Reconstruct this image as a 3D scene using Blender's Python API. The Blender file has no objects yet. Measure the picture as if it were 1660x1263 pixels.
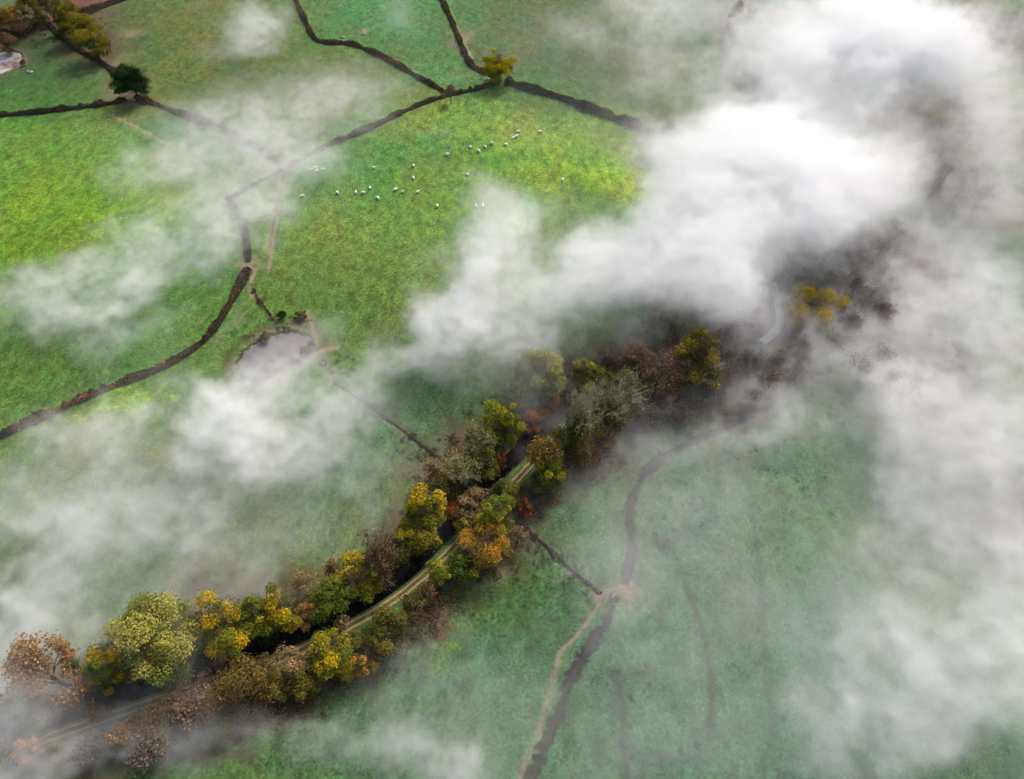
import bpy, math, random
import numpy as np

R = math.radians
SC = bpy.context.scene
COL = SC.collection
rng = np.random.default_rng(7)
random.seed(7)

# ------------------------------------------------------------------ camera
H, PITCH, F = 150.0, R(50), 1110.0           # metres, depression, focal length in photo pixels
CW, CH = 830.0, 631.5
cp, sp = math.cos(PITCH), math.sin(PITCH)
cam = bpy.data.objects.new('drone_camera', bpy.data.cameras.new('drone_camera'))
COL.objects.link(cam)
cam.location = (0, 0, H)
cam.rotation_euler = (math.pi / 2 - PITCH, 0, 0)
cam.data.sensor_width = 36
cam.data.lens = 36 * F / 1660
cam.data.clip_start = 1
cam.data.clip_end = 20000
SC.camera = cam


def ground_at(u, v, z=0.0):
    """world x, y of a point of the photograph's map, at height z"""
    nx = (np.asarray(u, float) - CW) / F
    ny = (CH - np.asarray(v, float)) / F
    dz = -sp + ny * cp
    t = (z - H) / dz
    return nx * t, (cp + ny * sp) * t


def px_per_m(y, z=0.0):
    return F / (y * cp + (H - z) * sp)


def relief(x, y):
    x = np.asarray(x, float); y = np.asarray(y, float)
    return (0.45 * np.sin(x / 41 + 1.3) * np.sin(y / 53 + .4) + 0.22 * np.sin(x / 17 + y / 23) + 0.12 * np.sin(x / 9.3 - y / 7.7))


# ------------------------------------------------------------------ tags and mesh helpers
def tag(o, label=None, cat=None, group=None, kind=None):
    if label: o['label'] = label
    if cat: o['category'] = cat
    if group: o['group'] = group
    if kind: o['kind'] = kind
    return o


def empty(name, loc, label, cat, group=None, rz=0.0):
    o = bpy.data.objects.new(name, None)
    o.empty_display_size = .5
    COL.objects.link(o)
    o.location = loc
    o.rotation_euler = (0, 0, rz)
    return tag(o, label, cat, group)


def link(name, me, mat=None, parent=None):
    o = bpy.data.objects.new(name, me)
    COL.objects.link(o)
    if mat and not me.materials: me.materials.append(mat)
    if parent: o.parent = parent
    return o


def mesh_np(name, V, Q, tint=None, smooth=False):
    """V n x 3, Q m x 4 (or m x 3), tint n x 3 -> mesh"""
    me = bpy.data.meshes.new(name)
    V = np.ascontiguousarray(V, np.float32); Q = np.ascontiguousarray(Q, np.int32)
    k = Q.shape[1]
    me.vertices.add(len(V)); me.vertices.foreach_set('co', V.ravel())
    me.loops.add(Q.size); me.loops.foreach_set('vertex_index', Q.ravel())
    me.polygons.add(len(Q)); me.polygons.foreach_set('loop_start', np.arange(0, Q.size, k, dtype=np.int32))
    if smooth: me.polygons.foreach_set('use_smooth', np.ones(len(Q), bool))
    me.update(calc_edges=True)
    if tint is not None:
        a = me.attributes.new('tint', 'FLOAT_COLOR', 'POINT')
        a.data.foreach_set('color', np.ascontiguousarray(np.c_[tint, np.ones(len(V))], np.float32).ravel())
    return me


def unit(v):
    return v / (np.linalg.norm(v, axis=-1, keepdims=True) + 1e-9)


def leaf_quads(C, N, size, g, aspect=.62):
    """one rhombic leaf spray per centre"""
    n = len(C)
    a = unit(np.cross(N, g.normal(size=(n, 3))))
    b = np.cross(N, a)
    s = np.asarray(size).reshape(-1, 1) * np.ones((n, 1))
    V = np.stack([C + a * s, C + b * s * aspect + N * s * .12, C - a * s, C - b * s * aspect + N * s * .12], 1).reshape(-1, 3)
    return V, np.arange(4 * n).reshape(-1, 4)


class Tubes:
    def __init__(self): self.V, self.Q, self.n = [], [], 0
    def add(self, P, r, sides=5):
        P = np.asarray(P, float); r = np.asarray(r, float)
        k = len(P)
        T = np.gradient(P, axis=0); T = unit(T)
        up = np.array([0, 0, 1.]) if abs(T[0, 2]) < .9 else np.array([1., 0, 0])
        A = unit(np.cross(T, up)); B = np.cross(T, A)
        th = np.arange(sides) / sides * 2 * math.pi
        V = P[:, None] + r[:, None, None] * (A[:, None] * np.cos(th)[None, :, None] + B[:, None] * np.sin(th)[None, :, None])
        i = np.arange(k - 1)[:, None] * sides; j = np.arange(sides)[None]; j2 = (j + 1) % sides
        Q = np.stack([i + j, i + j2, i + sides + j2, i + sides + j], -1).reshape(-1, 4) + self.n
        self.V.append(V.reshape(-1, 3)); self.Q.append(Q); self.n += k * sides
    def mesh(self, name): return mesh_np(name, np.concatenate(self.V), np.concatenate(self.Q), smooth=True)


# ------------------------------------------------------------------ materials
def new_mat(name):
    m = bpy.data.materials.new(name); m.use_nodes = True
    nt = m.node_tree; nt.nodes.clear()
    return m, nt, nt.nodes.new('ShaderNodeOutputMaterial')


def nd(nt, typ, ins=None, **kw):
    n = nt.nodes.new(typ)
    for k, v in kw.items(): setattr(n, k, v)
    for k, v in (ins or {}).items():
        s = n.inputs[k]
        if isinstance(v, bpy.types.NodeSocket): nt.links.new(v, s)
        else: s.default_value = v
    return n


def ramp(nt, fac, stops):
    n = nt.nodes.new('ShaderNodeValToRGB'); nt.links.new(fac, n.inputs[0])
    el = n.color_ramp.elements
    while len(el) > len(stops): el.remove(el[-1])
    while len(el) < len(stops): el.new(1)
    for e, (p, c) in zip(el, stops):
        e.position = p; e.color = (c, c, c, 1) if not isinstance(c, tuple) else (*c, 1)
    return n.outputs[0]


def mix(nt, fac, a, b, mode='MIX'):
    n = nt.nodes.new('ShaderNodeMix'); n.data_type = 'RGBA'; n.blend_type = mode
    for s, v in ((n.inputs[0], fac), (n.inputs[6], a), (n.inputs[7], b)):
        if isinstance(v, bpy.types.NodeSocket): nt.links.new(v, s)
        elif isinstance(v, tuple): s.default_value = (*v, 1)
        else: s.default_value = v
    return n.outputs[2]


def mth(nt, op, a, b=None, c=None, clamp=False):
    n = nt.nodes.new('ShaderNodeMath'); n.operation = op; n.use_clamp = clamp
    for i, v in enumerate((a, b, c)):
        if v is None: continue
        if isinstance(v, bpy.types.NodeSocket): nt.links.new(v, n.inputs[i])
        else: n.inputs[i].default_value = v
    return n.outputs[0]


def noise(nt, vec, scale, detail=3, rough=.55, dist=0.0):
    return nd(nt, 'ShaderNodeTexNoise', {'Vector': vec, 'Scale': scale, 'Detail': detail, 'Roughness': rough, 'Distortion': dist}).outputs[0]


def leaf_material(name, trans=.22):
    m, nt, out = new_mat(name)
    at = nd(nt, 'ShaderNodeAttribute', attribute_name='tint')
    pos = nd(nt, 'ShaderNodeTexCoord').outputs['Object']
    n = noise(nt, pos, 1.6, 2)
    v = ramp(nt, n, [(.25, .72), (.75, 1.5)])
    c = mix(nt, 1.0, at.outputs['Color'], v, 'MULTIPLY')
    d = nd(nt, 'ShaderNodeBsdfDiffuse', {'Color': c, 'Roughness': .8})
    t = nd(nt, 'ShaderNodeBsdfTranslucent', {'Color': c})
    s = nd(nt, 'ShaderNodeMixShader', {0: trans, 1: d.outputs[0], 2: t.outputs[0]})
    nt.links.new(s.outputs[0], out.inputs['Surface'])
    return m


def bark_material(name, c1, c2):
    m, nt, out = new_mat(name)
    pos = nd(nt, 'ShaderNodeTexCoord').outputs['Object']
    n = noise(nt, pos, 2.2, 4)
    c = mix(nt, ramp(nt, n, [(.35, 0.0), (.65, 1.0)]), c1, c2)
    p = nd(nt, 'ShaderNodeBsdfPrincipled', {'Base Color': c, 'Roughness': .9})
    nt.links.new(p.outputs[0], out.inputs['Surface'])
    return m


def simple(name, c1, c2, rough=.8, scale=3.0):
    m, nt, out = new_mat(name)
    pos = nd(nt, 'ShaderNodeTexCoord').outputs['Object']
    c = mix(nt, noise(nt, pos, scale, 4), c1, c2)
    p = nd(nt, 'ShaderNodeBsdfPrincipled', {'Base Color': c, 'Roughness': rough})
    nt.links.new(p.outputs[0], out.inputs['Surface'])
    return m


def water_material(name, c1, c2, rough, bump=.05, spec=.5):
    m, nt, out = new_mat(name)
    pos = nd(nt, 'ShaderNodeTexCoord').outputs['Object']
    c = mix(nt, ramp(nt, noise(nt, pos, .12, 3), [(.4, 0.0), (.62, 1.0)]), c1, c2)
    b = nd(nt, 'ShaderNodeBump', {'Height': noise(nt, pos, 1.7, 3), 'Strength': bump, 'Distance': .1})
    p = nd(nt, 'ShaderNodeBsdfPrincipled', {'Base Color': c, 'Roughness': rough, 'IOR': 1.333, 'Specular IOR Level': spec, 'Normal': b.outputs[0]})
    nt.links.new(p.outputs[0], out.inputs['Surface'])
    return m


M_LEAF = leaf_material('autumn_leaves')
M_HEDGE = leaf_material('hedge_leaves', .15)
M_BARK = bark_material('brown_bark', (.035, .028, .022), (.09, .075, .06))
M_GREY = bark_material('grey_bark', (.13, .115, .10), (.26, .235, .21))
M_PALE = bark_material('pale_bark', (.19, .165, .11), (.40, .36, .27))
M_TWIG = bark_material('twig_bark', (.085, .07, .045), (.19, .155, .105))

# ------------------------------------------------------------------ layout lines (photo map -> ground)
def line(pts, step=1.2):
    p = np.array(pts, float)
    x, y = ground_at(p[:, 0], p[:, 1])
    P = np.c_[x, y]
    # Catmull-Rom then resample
    Pe = np.vstack([2 * P[0] - P[1], P, 2 * P[-1] - P[-2]])
    outp = []
    for i in range(1, len(Pe) - 2):
        a, b, c, d = Pe[i - 1:i + 3]
        t = np.linspace(0, 1, 12, endpoint=False)[:, None]
        outp.append(.5 * (2 * b + (c - a) * t + (2 * a - 5 * b + 4 * c - d) * t ** 2 + (3 * b - a - 3 * c + d) * t ** 3))
    outp.append(P[-1:])
    Pd = np.vstack(outp)
    s = np.r_[0, np.cumsum(np.linalg.norm(np.diff(Pd, axis=0), axis=1))]
    n = max(2, int(s[-1] / step) + 1)
    si = np.linspace(0, s[-1], n)
    return np.c_[np.interp(si, s, Pd[:, 0]), np.interp(si, s, Pd[:, 1])]


def dist_to(X, Y, P, reach=14.0):
    """distance of grid points to polyline P, only exact within reach"""
    D = np.full(X.shape, 1e3, np.float32)
    x0, x1, y0, y1 = P[:, 0].min() - reach, P[:, 0].max() + reach, P[:, 1].min() - reach, P[:, 1].max() + reach
    sel = (X > x0) & (X < x1) & (Y > y0) & (Y < y1)
    if not sel.any(): return D
    xs, ys = X[sel], Y[sel]
    d = np.full(xs.shape, 1e3)
    for i in range(len(P) - 1):
        a, b = P[i], P[i + 1]
        m = (np.abs(xs - a[0]) < reach + 2) & (np.abs(ys - a[1]) < reach + 2)
        if not m.any(): continue
        px, py = xs[m] - a[0], ys[m] - a[1]
        e = b - a
        t = np.clip((px * e[0] + py * e[1]) / (e @ e + 1e-9), 0, 1)
        d[m] = np.minimum(d[m], np.hypot(px - t * e[0], py - t * e[1]))
    D[sel] = d
    return D


def poly_sd(X, Y, pts, reach=12.0):
    """signed distance to a closed outline (negative inside)"""
    P = line(list(pts) + [pts[0]], 1.0)
    D = dist_to(X, Y, P, reach)
    x0, x1, y0, y1 = P[:, 0].min(), P[:, 0].max(), P[:, 1].min(), P[:, 1].max()
    sel = (X > x0) & (X < x1) & (Y > y0) & (Y < y1)
    xs, ys = X[sel], Y[sel]
    inside = np.zeros(xs.shape, bool)
    for i in range(len(P) - 1):
        (ax, ay), (bx, by) = P[i], P[i + 1]
        c = (ay > ys) != (by > ys)
        inside ^= c & (xs < (bx - ax) * (ys - ay) / (by - ay + 1e-12) + ax)
    d = D[sel]; d[inside] *= -1; D[sel] = d
    return D, P


CANAL = line([(-60, 1225), (20, 1195), (100, 1160), (180, 1128), (300, 1090), (380, 1062), (440, 1045), (500, 1024), (560, 998), (615, 964), (660, 927),
              (700, 884), (735, 849), (770, 808), (802, 770), (842, 732), (885, 688), (930, 650), (1000, 618), (1080, 596), (1160, 578),
              (1225, 556), (1258, 536), (1268, 512), (1262, 482), (1256, 450), (1244, 420), (1230, 380)])
RUTS = [line([(-40, 1240), (40, 1203), (100, 1181), (200, 1146), (300, 1112), (380, 1085), (430, 1070), (480, 1051), (545, 1020), (590, 997), (640, 966), (700, 916), (755, 858), (800, 806), (840, 765), (880, 722), (930, 680), (990, 648), (1080, 615), (1170, 590), (1240, 562)]),
        line([(-40, 1255), (40, 1217), (100, 1194), (200, 1159), (300, 1125), (380, 1098), (430, 1083), (480, 1064), (545, 1034), (590, 1011), (640, 981), (700, 932), (764, 869), (810, 816), (851, 775), (891, 732), (938, 691), (996, 658), (1083, 625), (1173, 598)])]
DITCH = [line([(1275, 632), (1255, 645), (1200, 680), (1120, 717), (1062, 752), (1032, 790), (1020, 830), (1023, 870), (1019, 915), (1011, 945)]),
         line([(995, 970), (986, 1000), (960, 1040), (925, 1100), (905, 1160), (868, 1245), (840, 1310)])]
POND = {'farm': [(-30, 92), (0, 84), (22, 82), (35, 90), (34, 104), (18, 112), (0, 119), (-30, 125)],
        'meadow': [(388, 586), (400, 566), (424, 550), (455, 540), (488, 544), (503, 558), (492, 574), (466, 586), (440, 601), (418, 613), (396, 606)],
        'flood': [(1436, 545), (1450, 522), (1474, 512), (1490, 498), (1508, 520), (1530, 545), (1548, 566), (1552, 590), (1530, 596), (1490, 606), (1462, 585), (1444, 566)]}
TRACKS = [(line([(466, 272), (461, 300), (456, 322), (447, 370), (440, 410), (436, 440)]), .6, 1.0), (line([(456, 272), (452, 300), (446, 325), (438, 370), (432, 410)]), .6, 1.0),
          (line([(545, 563), (515, 572), (490, 582), (465, 598), (440, 618), (412, 640)]), 1.1, .9),
          (line([(498, 505), (506, 530), (511, 555), (515, 570)]), .55, .85), (line([(528, 572), (533, 590), (528, 600)]), .5, .5),
          (line([(404, 434), (414, 440), (407, 455), (405, 472), (414, 485)]), .45, .9), (line([(388, 380), (390, 410), (396, 432)]), .4, .6),
          (line([(180, 186), (240, 217), (300, 250), (340, 276), (362, 302), (372, 325)]), .5, .2), (line([(362, 302), (376, 318), (400, 308)]), .7, .6),
          (line([(975, 972), (962, 995), (935, 1032), (908, 1060), (902, 1080)]), .45, .9), (line([(903, 1075), (890, 1130), (872, 1190), (845, 1255), (830, 1300)]), .8, .3),
          (line([(845, 848), (880, 882), (930, 930), (980, 968)]), .7, .5), (line([(968, 965), (990, 962), (1012, 957), (1022, 948)]), 1.3, 1.0),
          (line([(725, 10), (740, 45), (750, 70), (766, 95)]), .7, .6), (line([(165, 92), (178, 106), (192, 122)]), .6, .8),
          (line([(540, 622), (600, 662), (650, 700), (712, 748)]), .5, .35), (line([(925, 925), (905, 945), (870, 930)]), .4, .3)]
FAINT = [(line([(1108, 948), (1118, 968), (1135, 1010), (1148, 1065), (1153, 1130), (1148, 1200)]), .75, 1.0), (line([(1000, 1092), (1007, 1140), (1010, 1190), (1014, 1245), (1017, 1290)]), .9, 1.0),
         (line([(935, 1100), (972, 1099)]), .5, .7), (line([(1008, 1096), (1054, 1090)]), .5, .8), (line([(1015, 1228), (1070, 1226), (1135, 1231)]), .8, .5),
         (line([(1217, 830), (1226, 880), (1233, 960), (1238, 1030), (1242, 1120)]), .6, .55), (line([(1030, 890), (1075, 878), (1120, 858), (1150, 845)]), 1.1, .6), (line([(1085, 880), (1095, 910), (1106, 945)]), 1.1, .6),
         (line([(600, 655), (650, 690), (690, 722), (715, 748)]), .7, .6), (line([(620, 210), (580, 222), (540, 240)]), .8, .3), (line([(655, 30), (580, 55), (530, 20), (520, 0)]), .2, .2),
         (line([(408, 462), (420, 488), (436, 512), (442, 522)]), .4, .9), (line([(530, 2), (556, 25), (585, 50)]), .3, .7), (line([(1205, 812), (1240, 802), (1260, 795)]), .4, .6)]
MUD = [(405, 433, 26, 9, .95), (460, 274, 30, 12, .6), (374, 330, 20, 16, .5), (1002, 958, 26, 12, .95), (58, 0, 10, 5, .3), (752, 66, 14, 16, .8), (195, 148, 25, 14, .4), (185, 100, 18, 22, .4),
       (205, 55, 18, 6, .6), (590, 56, 6, 4, .9), (528, 595, 10, 10, .7), (640, 1040, 26, 18, .5), (615, 1078, 26, 22, .8), (690, 1000, 30, 20, .5), (760, 940, 45, 20, .5), (560, 1105, 50, 22, .5),
       (1085, 800, 18, 14, .3), (1190, 722, 18, 12, .35), (490, 520, 12, 9, .6), (700, 215, 40, 8, .25), (720, 760, 50, 40, .5), (375, 530, 10, 30, .4), (950, 985, 18, 12, .45), (320, 8, 22, 6, .35), (655, 150, 30, 10, .25)]
LITTER = [(640, 880, 60, 60, .75), (715, 800, 70, 50, .9), (760, 740, 70, 50, .95), (700, 755, 50, 45, .6), (860, 690, 70, 50, .95), (950, 640, 110, 60, 1), (1060, 620, 110, 50, 1), (1150, 610, 110, 55, 1), (960, 730, 60, 40, .8),
          (1230, 590, 110, 50, .9), (1240, 500, 120, 90, .9), (1380, 450, 140, 120, .8), (430, 980, 150, 60, .8), (300, 1050, 150, 50, .9), (120, 1120, 150, 50, .9), (260, 1170, 240, 50, .95), (420, 1130, 120, 40, .95),
          (560, 1085, 100, 35, .95), (670, 1015, 60, 40, .9), (790, 880, 70, 60, .9), (850, 800, 60, 60, .9), (900, 760, 60, 60, .8), (80, 30, 90, 35, .9), (140, 80, 40, 30, .8), (215, 150, 30, 14, .9), (1230, 90, 50, 110, .9),
          (1075, 235, 30, 22, .9), (565, 925, 90, 30, .7), (1420, 420, 120, 60, .9), (880, 620, 60, 40, .6), (100, 1210, 140, 40, .9), (600, 1150, 120, 30, .25), (720, 1000, 60, 30, .5), (1640, 880, 60, 60, .8), (1480, 440, 90, 60, .9), (1520, 620, 90, 120, .85), (1600, 780, 90, 120, .85), (1480, 720, 50, 60, .6), (1600, 560, 90, 60, .7), (1530, 240, 60, 60, .9), (1580, 60, 60, 60, .8), (1400, 180, 80, 40, .8), (1560, 300, 110, 80, 1), (1600, 200, 80, 80, 1), (1640, 60, 60, 80, 1), (1480, 200, 80, 60, 1), (1640, 330, 80, 60, .8), (1420, 420, 120, 60, 1)]
TINTS = [  # x, y, rx, ry, albedo of the grass there
    (90, 110, 110, 60, (.026, .085, .018)), (60, 160, 80, 25, (.04, .14, .02)), (120, 300, 190, 80, (.10, .205, .016)), (240, 325, 60, 35, (.175, .295, .010)), (30, 345, 45, 25, (.17, .28, .012)), (160, 345, 60, 20, (.15, .26, .010)), (60, 400, 130, 60, (.10, .185, .012)), (90, 230, 120, 40, (.08, .2, .022)),
    (100, 570, 190, 90, (.06, .135, .022)), (300, 500, 100, 70, (.06, .16, .025)), (300, 210, 60, 20, (.04, .13, .035)),
    (280, 90, 150, 80, (.085, .115, .022)), (420, 40, 120, 50, (.08, .12, .028)), (560, 130, 120, 50, (.085, .115, .025)), (640, 140, 60, 30, (.07, .15, .03)),
    (620, 30, 110, 45, (.055, .18, .05)), (720, 110, 60, 25, (.07, .2, .06)), (900, 60, 160, 70, (.07, .105, .03)), (1000, 140, 120, 60, (.07, .105, .03)), (880, 140, 60, 20, (.05, .14, .03)),
    (760, 190, 130, 40, (.14, .24, .035)), (900, 230, 130, 50, (.13, .24, .03)), (990, 290, 70, 40, (.22, .34, .015)), (860, 225, 80, 25, (.20, .30, .05)), (640, 270, 100, 60, (.06, .17, .035)), (780, 260, 60, 40, (.07, .18, .018)), (700, 300, 90, 30, (.11, .20, .02)),
    (600, 360, 120, 60, (.11, .19, .03)), (760, 340, 100, 40, (.10, .2, .03)), (560, 480, 110, 80, (.08, .125, .022)), (660, 470, 90, 80, (.095, .16, .028)), (950, 370, 70, 50, (.07, .14, .018)), (520, 590, 60, 50, (.06, .14, .025)),
    (400, 500, 40, 40, (.07, .13, .02)), (212, 655, 40, 35, (.20, .31, .005)), (120, 740, 120, 60, (.10, .14, .025)), (10, 810, 50, 60, (.08, .13, .015)), (420, 850, 180, 80, (.075, .125, .035)), (560, 880, 110, 60, (.075, .145, .03)),
    (250, 880, 150, 80, (.06, .12, .035)), (640, 640, 120, 80, (.06, .12, .04)), (870, 1000, 90, 70, (.033, .09, .018)), (900, 880, 50, 50, (.055, .13, .025)), (650, 1090, 90, 60, (.05, .11, .028)), (700, 1050, 60, 50, (.075, .145, .022)),
    (760, 1170, 150, 90, (.045, .115, .045)), (980, 820, 90, 90, (.07, .135, .06)), (1150, 800, 160, 110, (.06, .125, .058)), (1120, 1000, 160, 150, (.05, .115, .05)), (1300, 880, 90, 110, (.05, .125, .02)), (1320, 700, 110, 80, (.05, .12, .05)),
    (1050, 1180, 120, 80, (.035, .105, .04)), (1250, 1120, 160, 120, (.045, .12, .055)), (1400, 650, 80, 80, (.05, .12, .045)), (1600, 370, 120, 60, (.04, .11, .045)), (1200, 40, 60, 60, (.05, .13, .06))]

# ------------------------------------------------------------------ ground sheet
def axis(a, b, fine, out, n):
    core = np.arange(a, b, fine)
    g = np.geomspace(fine, out, n)
    return np.r_[a - np.cumsum(g)[::-1], core, core[-1] + np.cumsum(g)]


xs = axis(-300, 300, .55, 900, 34)
yd = [18.0]
while yd[-1] < 385: yd.append(yd[-1] + .38 + .42 * (yd[-1] / 380))
g_ = np.geomspace(.5, 900, 34)
ys = np.r_[yd[0] - np.cumsum(g_)[::-1], yd, yd[-1] + np.cumsum(g_)]
GX, GY = np.meshgrid(xs, ys)
NXg, NYg = len(xs), len(ys)
GZ = relief(np.clip(GX, -400, 400), np.clip(GY, -100, 500))


def sstep(e0, e1, x):
    t = np.clip((x - e0) / (e1 - e0), 0, 1)
    return t * t * (3 - 2 * t)


def blob(u, v, ru, rv, X=None, Y=None):
    """soft oval patch of ground"""
    X = GX if X is None else X; Y = GY if Y is None else Y
    cx, cy = ground_at(u, v)
    sx = ru / px_per_m(cy)
    _, ya = ground_at(u, v - rv); _, yb = ground_at(u, v + rv)
    sy = abs(ya - yb) / 2
    return np.exp(-((X - cx) / sx) ** 2 - ((Y - cy) / sy) ** 2)


def spectral(shape, beta, lo, seed):
    """smooth random field, unit variance"""
    g = np.random.default_rng(seed)
    f = np.fft.rfftn(g.normal(size=shape))
    k = np.sqrt(sum(a ** 2 for a in np.meshgrid(*[np.fft.fftfreq(s) for s in shape[:-1]], np.fft.rfftfreq(shape[-1]), indexing='ij')))
    f *= np.where(k > lo, np.maximum(k, 1e-6) ** (-beta / 2), 0)
    r = np.fft.irfftn(f, shape)
    return r / r.std()


# tint with a slight warp so the patches have ragged edges
wx = spectral(GX.shape, 2.6, .004, 1) * 6; wy = spectral(GX.shape, 2.6, .004, 2) * 6
num = np.zeros(GX.shape + (3,)); den = np.full(GX.shape, .02)
num += .02 * np.array((.07, .145, .035))
for (u, v, ru, rv, c) in TINTS:
    w = blob(u, v, ru, rv, GX + wx, GY + wy)
    num += w[..., None] * np.array(c); den += w
tint = num / den[..., None]
# the red ploughed field beyond the top left hedge
rx, ry = ground_at(np.array([100., 190.]), np.array([45., 4.]))
side = (GX - rx[0]) * (ry[1] - ry[0]) - (GY - ry[0]) * (rx[1] - rx[0])
plough = np.where((side < 0) & (GX < 10 * 0 + ground_at(215, 2)[0] + 2) & (GX > ground_at(96, 10)[0]), 1.0, 0.0) * (GY > ry[0])
tint = tint * (1 - plough[..., None]) + plough[..., None] * np.array((.115, .052, .04))

wr = spectral(GX.shape, 1.6, .02, 5)
mud = np.zeros(GX.shape); dark = np.zeros(GX.shape); litter = np.zeros(GX.shape)
for P, w, a in TRACKS:
    d = dist_to(GX, GY, P, 8); mud = np.maximum(mud, a * np.exp(-(d / w) ** 2))
for P, w, a in FAINT:
    d = dist_to(GX, GY, P, 8); dark = np.maximum(dark, a * np.exp(-(d / w) ** 2))
for (u, v, ru, rv, a) in MUD: mud = np.maximum(mud, a * blob(u, v, ru, rv, GX + wx * .35, GY + wy * .35))
for (u, v, ru, rv, a) in LITTER: litter = np.maximum(litter, a * np.clip(1.5 * blob(u, v, ru, rv, GX + wx * .6, GY + wy * .6), 0, 1))
litter = litter * (1 - plough)

dC = dist_to(GX, GY, CANAL, 16)
W_CANAL = 1.6
GZ -= 1.5 * (1 - sstep(W_CANAL - .3, W_CANAL + 1.3, dC))
dRm = np.minimum(dist_to(GX, GY, RUTS[0], 10), dist_to(GX, GY, RUTS[1], 10))
towp = np.exp(-(dRm / 1.7) ** 4)                       # grassy towpath beside the ruts
litter *= 1 - .95 * towp
mud = np.where(dRm < 2.2, mud * .25, mud)
tint = tint * (1 - towp[..., None]) + towp[..., None] * np.array((.055, .12, .03))
for P, w_ in ((TRACKS[7][0], 1.3), (TRACKS[10][0], .8), (TRACKS[5][0], .7), (TRACKS[13][0], .8)):     # strips of straw coloured rank grass
    k_ = ((.5 if P is TRACKS[10][0] else .9) * np.exp(-(dist_to(GX, GY, P, 8) / w_) ** 2) * (.75 + .25 * np.clip(wr, -1, 1)))[..., None]
    tint = tint * (1 - k_) + k_ * np.array((.24, .23, .11))
wet = (1 - sstep(W_CANAL, W_CANAL + 1.4, dC))
for P in DITCH:
    d = dist_to(GX, GY, P, 10) + wr * .34
    w = .55
    GZ -= 1.1 * (1 - sstep(w - .5, w + .9, d)); wet = np.maximum(wet, 1 - sstep(w + .3, w + .9, d))
PONDP = {}
for k, pts in POND.items():
    sd, PP = poly_sd(GX, GY, pts); PONDP[k] = PP
    zc_ = float(relief(*PP.mean(0))); f_ = 1 - sstep(2, 11, sd)
    GZ = GZ * (1 - f_) + zc_ * f_
    sd = sd + wx * .06 + wr * (1.3 if k == 'flood' else .45)
    GZ -= .9 * (1 - sstep(-.6, 1.2, sd)); wet = np.maximum(wet, .8 * (1 - sstep(.3, 1.5, sd)) * (np.abs(sd) < 50))
    if k != 'flood': mud = np.maximum(mud, .6 * np.exp(-((sd - 2.0) / 1.1) ** 2) * np.clip(.35 + .5 * wr, 0, 1)); litter = np.maximum(litter, .7 * np.exp(-((sd - 3.4) / 1.6) ** 2))
dark = np.clip(dark, 0, 1)

V = np.c_[GX.ravel(), GY.ravel(), GZ.ravel()]
i = np.arange(NYg - 1)[:, None] * NXg; j = np.arange(NXg - 1)[None]
Q = np.stack([i + j, i + j + 1, i + NXg + j + 1, i + NXg + j], -1).reshape(-1, 4)
me = mesh_np('ground', V, Q, tint.reshape(-1, 3), smooth=True)
for nm, arr in (('mud', mud), ('dark', dark), ('litter', litter), ('wet', wet)):
    a = me.attributes.new(nm, 'FLOAT', 'POINT'); a.data.foreach_set('value', np.ascontiguousarray(arr, np.float32).ravel())
ground = link('ground', me)
tag(ground, kind='structure')

m, nt, out = new_mat('pasture')
pos = nd(nt, 'ShaderNodeTexCoord').outputs['Object']
at = {k: nd(nt, 'ShaderNodeAttribute', attribute_name=k).outputs['Color' if k == 'tint' else 'Fac'] for k in ('tint', 'mud', 'dark', 'litter', 'wet')}
strk = nd(nt, 'ShaderNodeMapping', {'Vector': pos, 'Rotation': (0, 0, .5), 'Scale': (1.0, .62, 1)}).outputs[0]
n1 = noise(nt, strk, .055, 6, .66)        # field-wide mottling
n2 = noise(nt, strk, .30, 6, .74)        # sward patches
n3 = noise(nt, pos, 1.5, 3, .8)              # tufts
c = at['tint']
c = mix(nt, mth(nt, 'MULTIPLY', ramp(nt, n1, [(.47, 0.0), (.63, 1.0)]), .55), c, mix(nt, 1.0, c, (1.25, .78, .9), 'MULTIPLY'))
c = mix(nt, mth(nt, 'MULTIPLY', ramp(nt, n1, [(.36, 1.0), (.52, 0.0)]), .7), c, mix(nt, 1.0, c, (.6, .86, .95), 'MULTIPLY'))
c = mix(nt, 1.0, c, ramp(nt, n2, [(.3, .45), (.5, 1.05), (.72, 1.7)]), 'MULTIPLY')
c = mix(nt, 1.0, c, ramp(nt, n3, [(.36, .38), (.52, 1.03), (.68, 1.65)]), 'MULTIPLY')
tuf = ramp(nt, noise(nt, pos, .75, 4, .8), [(.56, 0.0), (.64, 1.0)])
c = mix(nt, mth(nt, 'MULTIPLY', tuf, .5), c, (.018, .045, .014))
lit_c = mix(nt, ramp(nt, noise(nt, pos, .5, 5, .7), [(.35, 0.0), (.65, 1.0)]), (.035, .03, .02), (.115, .07, .04))
lit_f = mth(nt, 'MULTIPLY', at['litter'], ramp(nt, noise(nt, pos, .25, 4, .65), [(.25, .55), (.5, 1.0)]), clamp=True)
c = mix(nt, lit_f, c, lit_c)
mud_c = mix(nt, noise(nt, pos, .8, 4, .7), (.10, .065, .046), (.37, .27, .21))
mf = mth(nt, 'MULTIPLY', at['mud'], ramp(nt, noise(nt, pos, .7, 4, .7), [(.3, .35), (.55, 1.1)]), clamp=True)
c = mix(nt, mf, c, mud_c)
df = mth(nt, 'MULTIPLY', at['dark'], ramp(nt, noise(nt, pos, .6, 4, .75), [(.32, .25), (.52, 1.0)]), clamp=True)
c = mix(nt, df, c, (.035, .035, .025))
c = mix(nt, at['wet'], c, (.022, .016, .013))
hgt = mth(nt, 'ADD', n2, mth(nt, 'MULTIPLY', n3, .5))
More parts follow.
